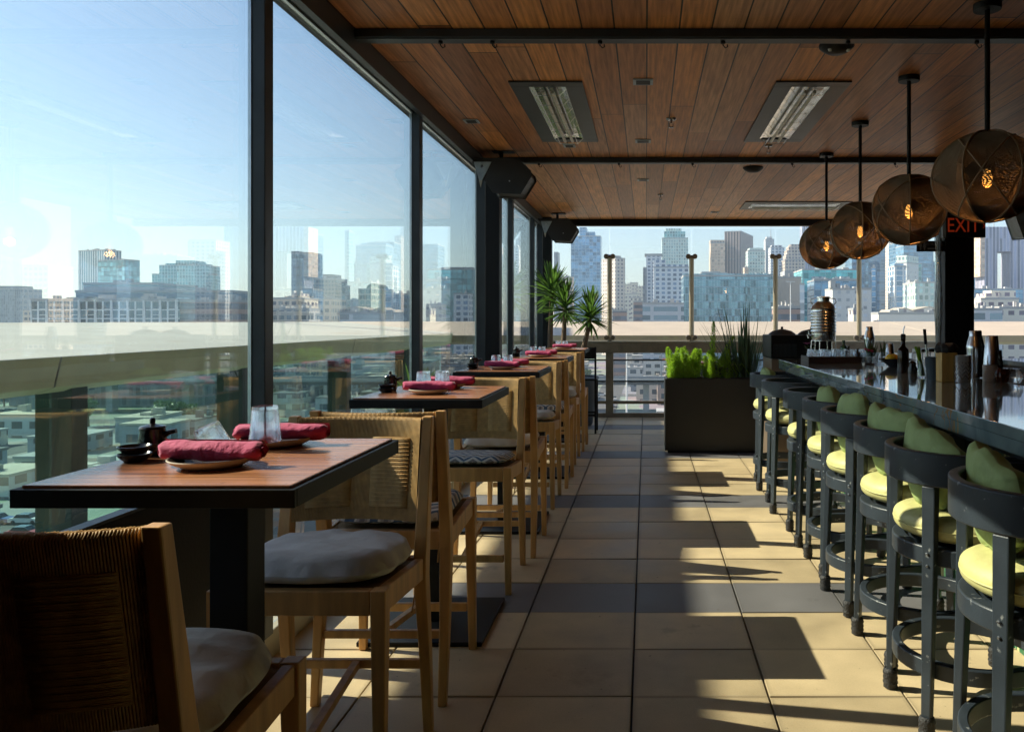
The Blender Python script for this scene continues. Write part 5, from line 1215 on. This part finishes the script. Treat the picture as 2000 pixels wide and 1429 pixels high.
for k, (a, b, y) in enumerate(((1735,1751,606),(1750,1784,602),(1784,1845,600))):
    X0, X1 = px(a, 312), px(b, 312); z = pz(y, 312); t = thing('warehouse', ['small gabled roof at the left of the white shed row','pale gabled hall in the middle of the shed row','wide pale hall roof at the right of the shed row'][k], 'building', (X0,312,ZG), group='gabled halls behind the shed row')
    w = X1-X0; MB().prism([(0,0),(w,0),(w,z-ZG-1.2),(w*.5,z-ZG),(0,z-ZG-1.2)], 0, 14).build('walls', M['f_lowwhite'], t); MB().prism([(-.3,z-ZG-1.3),(w*.5,z-ZG+.05),(w+.3,z-ZG-1.3),(w+.3,z-ZG-1.0),(w*.5,z-ZG+.35),(-.3,z-ZG-1.0)], -.3, 14.3).build('roof', city('tan_roof', (.5,.44,.36)) if 'tan_roof' not in bpy.data.materials else bpy.data.materials['tan_roof'], t)
bld('deep blue tower edge just right of the wide column', 1900,1915,458,800,'deepblue',18)
# the framed tower with a great opening
D = 700; t = thing('tower', 'great framed tower with a tall opening and a tan left edge, right of the column', 'building', (px(1914,D),D,ZG)); s = D/F
zt = pz(443,D)-ZG; z2 = pz(491,D)-ZG
MB().box(0,-.5,pz(540,D)-ZG,9*s,20,zt).build('stair_core', M['f_tan'], t)
MB().box(9*s+.02,0,0,34*s,20,zt).build('left_leg', M['f_purple'], t); MB().box(34*s+.02,0,z2,120*s,20,zt).build('top_bridge', M['f_purple'], t); MB().box(61*s,0,0,120*s,20,z2-.02).build('right_leg', M['f_purple'], t)
MB().tube([(22*s,5,zt),(22*s,5,zt+7)], .35, 6).tube([(32*s,5,zt),(32*s,5,zt+7)], .35, 6).build('mast', M['mech'], t)
bld('glassy blue grey block at the foot of the framed tower', 1903,1998,566,520,'blueglass',16,name='office_block')
bld('cream stepped office with paired windows, right of the column', 1916,1990,585,380,'creamoff',16,name='office_block',subs=(('upper_storey',.17,.6,3.0,'f_creamoff'),('upper_storey',.35,1.0,4.4,'f_creamoff',.2,.8)))
bld('lower cream wing with small paired windows at the right edge', 1952,2060,603,330,'creamoff',14,name='office_block')
bld('pale green terrace at the foot of the column', 1903,1958,606,300,'lowgrey',10,name='warehouse')
# more towers beyond the right edge, met by the reflections and by a side step
for k, (a, b, y, D, m) in enumerate(((2010,2080,430,800,'deepblue'),(2095,2150,470,700,'white'),(2170,2260,500,600,'office'),(2290,2380,400,900,'blueglass'),(2420,2500,520,560,'pink'))):
    bld(['dark blue tower outside the right edge','white tower outside the right edge','teal office outside the right edge','tallest blue tower outside the right edge','pink block outside the right edge'][k], a,b,y,D,m,24)
# --- left skyline
bld('dark grey slab building at the far left edge', -40,43,565,900,'slab',30,subs=(('rooftop_block',.3,.85,4,'f_slab'),))
bld('tall pale tower with vertical fins at the left', 153,237,489,760,'finned',xm=205,th=.35)
bld('grid fronted blue tower in front of the finned one', 192,273,508,700,'tealgrid',xm=243,th=.35)
bld('broad teal residential tower with a stepped rounded top', 311,402,519,900,'tealtower',30,subs=(('crown',.32,.72,6,'f_tealtower',.1,.9),('crown',.10,.86,3,'f_tealtower',.1,.9)))
bld('left shoulder of the broad teal tower', 297,311,536,905,'tealtower',20,name='tower')
bld('right shoulder of the broad teal tower', 402,412,537,905,'tealtower',20,name='tower')
bld('grey penthouse band above the white arcaded building', 163,310,556,345,'greyband',30,name='office_block',subs=(('upper_storey',.0,.75,1.1,'mech',.1,.9),))
bld('long low glazed storey behind the arcaded building', 148,455,571,330,'navy',24,name='office_block')
t = bld('white arcaded building with tall bays and slanting piers, at the left', 60,345,588,290,'arcade',20,name='office_block')
D = 290; w = px(345,D)-px(60,D); m = MB(); h = pz(588,D)-ZG; MB().box(-3,-6,0,w+14,-.6,h-10.5).build('podium', M['f_slab'], t); MB().box(-3.2,-6.2,h-10.49,w+14.2,-.55,h-10.1).build('podium_roof', M['roofm'], t)
for i in range(10):
    x = w*i/9.0; m.add([(x-.35,-.5,h+.4),(x+.35,-.5,h+.4),(x+.6,-.05,h-9),(x+.1,-.05,h-9),(x-.35,.0,h+.4),(x+.35,.0,h+.4),(x+.6,.0,h-9),(x+.1,.0,h-9)], [(0,1,2,3),(4,7,6,5),(0,4,5,1),(1,5,6,2),(2,6,7,3),(3,7,4,0)])
m.build('slanting_piers', M['white'], t, fix=True)
m = MB()
for i in range(9): 
    x = w*i/9.0
    for q in (.35,.62): m.box(x+w/18+.3, -.12, h-7.6*q-.25, x+w/9-.4, -.02, h-7.6*q)
m.build('window_bars', M['white'], t)
bld('brick and glass wing at the right end of the arcaded building', 346,452,590,292,'redbrick',20,name='office_block')
bld('small yellow grey house right of the brick wing', 455,486,588,500,'dome',14,name='house')
bld('pale stepped house behind the left edge slab', 45,60,606,600,'pink',10,name='house')
bld('tall dark capped tower seen through the second pane', 569,609,496,720,'navy',24,subs=(('crown',0,.4,2.5,'f_brown',0,.9),('crown',.6,1,1.6,'f_brown',0,.9)))
bld('brown stepped apartment tower right of the capped tower', 611,656,545,680,'brown',26,subs=(('setback',.35,.8,4.2,'f_brown'),))
bld('lower right shoulder of the brown apartment tower', 655,667,558,685,'brown',20)
bld('long pink apartment block below the capped tower', 527,648,584,420,'pink',20,name='office_block',subs=(('upper_storey',.2,.7,1.6,'f_pink'),))
bld('lower pink wing in front of the apartment block', 527,600,606,380,'pink',14,name='office_block')
t = bld('office with a barrel vaulted glazed gable, seen through the second pane', 700,750,566,560,'dome',22,name='office_block')
s = 560/F; h = pz(566,560)-ZG; MB().prism([(20*s+14*s*cos(pi*i/12)+10*s, h+.9+10*s*sin(pi*i/12)) for i in range(13)], -.6, 16).build('vault', M['f_dome'], t)
bld('blue office block right of the vaulted gable', 752,800,576,480,'navy',20,name='office_block')
bld('rounded hall roof low before the vaulted office', 664,764,612,360,'lowgrey',18,name='warehouse')
bld('grey hillside houses between brown tower and vaulted office', 667,702,586,800,'slab',12,name='house')
bld('tall blue office seen through the third pane', 862,925,527,600,'tealgrid',24,subs=(('rooftop_screen',.0,1,2,'mech',0,.1),))
bld('small cream house cluster in the third pane', 832,862,596,500,'creamoff',12,name='house')
bld('white balconied block in front of the blue office', 886,915,575,480,'white',12)
# --- ground, roads and the low town below
gm, N, L, b = newmat('city_ground'); setp(b, rough=.9)
tc = N.new('ShaderNodeTexCoord'); v = N.new('ShaderNodeTexVoronoi'); v.inputs['Scale'].default_value = .035; v.distance = 'CHEBYCHEV'; L.new(tc.outputs['Object'], v.inputs['Vector'])
n = N.new('ShaderNodeTexNoise'); n.inputs['Scale'].default_value = .12; n.inputs['Detail'].default_value = 8; L.new(tc.outputs['Object'], n.inputs['Vector'])
r = N.new('ShaderNodeValToRGB'); e = r.color_ramp.elements; e[0].color = (.12,.13,.135,1); e[1].color = (.42,.42,.40,1); e.new(.55).color = (.20,.22,.20,1)
L.new(n.outputs[0], r.inputs[0]); L.new(mixc(N, L, .25, r.outputs[0], v.outputs['Color'], 'SOFT_LIGHT'), b.inputs['Base Color'])
tag(MB().box(-2400,-600,ZG-3,2400,2500,ZG).build('ground', gm), kind='structure')
rg = random.Random(5)
asph = mat('road_asphalt', (.075,.08,.085), .85, .15, .2); mark = mat('road_paint', (.6,.6,.58), .7)
m = MB(); mm = MB()
for y in (110,165,235,320,430): 
    m.box(-900,y,ZG+.005,900,y+11,ZG+.03)
    for i in range(-60,60): mm.box(i*12,y+5.3,ZG+.034,i*12+4,y+5.6,ZG+.038)
for x in (-330,-240,-150,-78,-20,38,100,170): m.box(x,20,ZG+.05,x+10,1000,ZG+.07)
tag(m.build('road', asph), kind='structure'); tag(mm.build('road_markings', mark), kind='structure')
# raised freeway
t = thing('freeway_bridge', 'raised concrete freeway crossing the low town below the terrace', 'bridge', (0,262,ZG)); cc = city('bridge_concrete', (.34,.35,.35))
MB().box(-500,0,9.0,500,14,10).build('deck', asph, t); m = MB(); m.box(-500,-.3,10.01,500,0,10.9); m.box(-500,14,10.01,500,14.3,10.9); m.build('parapet', cc, t)
for i in range(-14,9): MB().box(i*25-1,5,0,i*25+1,8,8.99).build('pier', cc, t)
# low buildings
base_cols = [(.55,.55,.55),(.42,.43,.45),(.46,.36,.31),(.32,.36,.40),(.58,.54,.47),(.26,.28,.30)]
lowf = [facade('low_wall_%s' % n_, c_, (.07,.10,.13), 4.5, 3.6, .4, .5, .2, .25) for n_, c_ in zip(('white','grey','brick','slate','cream','dark'), base_cols)]
roofs = [city('roof_white', (.46,.46,.45)), city('roof_grey', (.34,.35,.36)), city('roof_tar', (.13,.14,.15)), city('roof_tan', (.44,.40,.34))]
low = []
def clear(x, y, w, d):
    for ry_ in (110,165,235,320,430,262):
        if y < ry_+15 and y+d > ry_-1: return False
    for rx in (-330,-240,-150,-78,-20,38,100,170):
        if x < rx+11 and x+w > rx-1: return False
    for (a, b_, c_, d_) in low:
        if x < a+c_+1.5 and x+w > a-1.5 and y < b_+d_+1.5 and y+d > b_-1.5: return False
    return True
tries = 0
while len(low) < 270 and tries < 12000:
    tries += 1; y = rg.choice([rg.uniform(85,200), rg.uniform(150,320), rg.uniform(300,560)]); x = rg.uniform(-.85*y-10, .30*y+10); w, d = rg.uniform(6,15), rg.uniform(6,14)
    if not clear(x, y, w, d): continue
    low.append((x,y,w,d))
for k, (x, y, w, d) in enumerate(low):
    h = rg.uniform(2.6,6) if y < 250 else rg.uniform(4,11); i = rg.randrange(6)
    t = thing('low_building', 'low flat roofed building among the streets far below the terrace', 'building', (x,y,ZG), group='low buildings of the town below')
    MB().box(0,0,0,w,d,h).build('walls', lowf[i], t); m = MB(); m.box(-.2,-.2,h+.01,w+.2,d+.2,h+.5)
    for q in range(rg.randint(1,4)): a, b_ = rg.uniform(.1,.8)*w, rg.uniform(.1,.8)*d; m.box(a, b_, h+.51, a+rg.uniform(1,2.5), b_+rg.uniform(1,2.5), h+rg.uniform(1,2.4))
    m.build('roof', roofs[rg.randrange(4)], t)
# cars
def carmesh():
    m = MB(); m.prism([(-2.2,.3),(-2.2,.8),(-1.4,.92),(1.2,.92),(2.1,.78),(2.2,.3)], -.88, .88); m.prism([(-1.5,.92),(-1.0,1.42),(.5,1.42),(1.15,.92)], -.76, .76, 1)
    for x in (-1.4,1.4):
        for y in (-.9,.7): m.lathe([(0,0),(.32,0),(.32,.2),(0,.2)], (x,y,.32), 10, 2, M=Matrix.Rotation(-pi/2,3,'X'))
    return m
cw = [(.75,.75,.75),(.05,.05,.06),(.45,.06,.05),(.08,.12,.28),(.40,.42,.44)]; cm0 = []
dg_ = mat('car_glass', (.02,.03,.04), .1); tyre = mat('tyre', (.02,.02,.02), .8)
for n_, c_ in zip(('white','black','red','blue','silver'), cw): cm0.append(carmesh().build('parked_car', [mat('car_paint_'+n_, c_, .25, 0), dg_, tyre]))
cn = ('white','black','red','blue','silver'); cnt = 0
slots = [(i*rg.uniform(6,7.5)-150, y_+q, 0) for y_ in (110,165,235,320,430) for q in (1.8,9.0) for i in range(44)]+[(x_+q, 120+i*8, pi/2) for x_ in (-78,-20,38,100) for q in (1.6,8.2) for i in range(26)]
rg.shuffle(slots); firsts = set()
for (x, y, a) in slots:
    if cnt >= 200: break
    if x > .3*y+15 or x < -.85*y-20: continue
    i = rg.choice([0,0,1,2,3,4,4]); 
    if i not in firsts: o = cm0[i]; firsts.add(i)
    else: o = cm0[i].copy(); COL.objects.link(o)
    o.location = (x, y, ZG+.075); o.rotation_euler.z = a; cnt += 1
    tag(o, '%s car on the streets far below the terrace' % cn[i], 'car', '%s cars on the streets below' % cn[i])
for i in range(5):
    if i not in firsts: bpy.data.objects.remove(cm0[i])
# street trees
def treeobj(seed, h):
    r = random.Random(seed); t = thing('street_tree', 'x', 'tree'); MB().tube([(0,0,0),(.1,0,h*.3),(0,.1,h*.6)], [.3,.22,.1], 6).build('trunk', M['bark'], t); m = MB()
    cl_ = [(r.gauss(0,h*.18), r.gauss(0,h*.18), h*r.uniform(.45,.9), h*r.uniform(.14,.24)) for _ in range(11)]
    for (cx, cy, cz, rad) in cl_:
        for _ in range(110):
            v = Vector((r.gauss(0,1), r.gauss(0,1), r.gauss(0,1))).normalized()*rad*r.uniform(.6,1.1); p = Vector((cx,cy,cz))+v; q = Vector((r.gauss(0,1), r.gauss(0,1), r.gauss(0,1))).normalized()*.32; w_ = v.cross(q).normalized()*.28
            m.add([p-q, p+w_, p+q, p-w_], [(0,1,2,3)])
    m.build('crown', M['tree'], t); return t
tr0 = [treeobj(1,8), treeobj(2,11), treeobj(3,7)]; nt_ = 0; used = set(); tries = 0
while nt_ < 80 and tries < 3000:
    tries += 1; y = rg.uniform(90,600); x = rg.uniform(-.85*y-10, .25*y+8)
    if not clear(x-2, y-2, 4, 4): continue
    i = rg.randrange(3); o = tr0[i] if i not in used else copy_tree(tr0[i]); used.add(i); o.location = (x,y,ZG); o.rotation_euler.z = rg.uniform(0,6); o['label'] = 'leafy green tree between the low buildings far below'; o['group'] = 'trees in the town below'; nt_ += 1
# street lamp masts and a hoarding
def mast(x, y, h, label):
    t = thing('street_lamp', label, 'lamp post', (x,y,ZG)); MB().tube([(0,0,0),(0,0,h)], [.22,.12], 8).build('pole', M['white'], t); MB().box(-1.4,-.15,h-.1,1.4,.15,h+.1).build('lamp_head', M['white'], t)
mast(px(1224,150),150,25.6,'tall white light mast seen through the lower rail glass'); mast(px(1544,260),260,pz(550,260)-ZG,'tall double headed light mast in front of the blank tan block'); mast(px(860,170),170,27,'tall light mast seen through the third pane')
t = thing('billboard', 'white hoarding with a faint red mark seen below the rail', 'sign', (px(1272,330),330,ZG)); w = 40*330/F
MB().box(w/2-.3,.6,0,w/2+.3,1.0,pz(685,330)-ZG).build('pole', M['mech'], t); z0, z1 = pz(685,330)-ZG, pz(674,330)-ZG
MB().box(0,0,z0,w,.5,z1).build('board', M['white'], t); m = MB(); m.lathe([(0,-.02),(.32,-.02),(.32,.02),(0,.02)], (w*.25,-.03,(z0+z1)/2), 12, M=Matrix.Rotation(pi/2,3,'X'))
m.build('emblem', mat('faded_red_print', (.5,.2,.22), .6), t)
m = MB(); 
for i in range(11):
    if i != 4: m.box(w*.33+i*.36,-.04,(z0+z1)/2-.18,w*.33+i*.36+.24,-.01,(z0+z1)/2+.18)
m.build('print', M['mech'], t)
# far hills closing the horizon
m = MB(); vs = []; fs = []; nn = 80
for i in range(nn+1):
    x = -2300+4600*i/nn; hh = -8+16*sin(i*.31)**2+6*sin(i*.9); vs += [(x,1900,ZG),(x,2100,hh),(x,2400,ZG)]
for i in range(nn):
    for j in range(2): fs.append((i*3+j,i*3+3+j,i*3+4+j,i*3+1+j))
tag(m.add(vs, fs).build('hills', city('hill_green', (.12,.14,.12)), fix=True), kind='structure')
# ================================================================ HAZE
HZ = True
if HZ:
    hm = bpy.data.materials.new('pale_air'); hm.use_nodes = True; N = hm.node_tree.nodes; N.remove(N['Principled BSDF'])
    pv = N.new('ShaderNodeVolumePrincipled'); pv.inputs['Density'].default_value = .00026; pv.inputs['Color'].default_value = (.68,.84,1,1); pv.inputs['Anisotropy'].default_value = .3
    hm.node_tree.links.new(pv.outputs[0], N['Material Output'].inputs['Volume'])
    tag(MB().box(-2500,-700,ZG-5,2500,2600,150).build('haze', hm), kind='stuff')
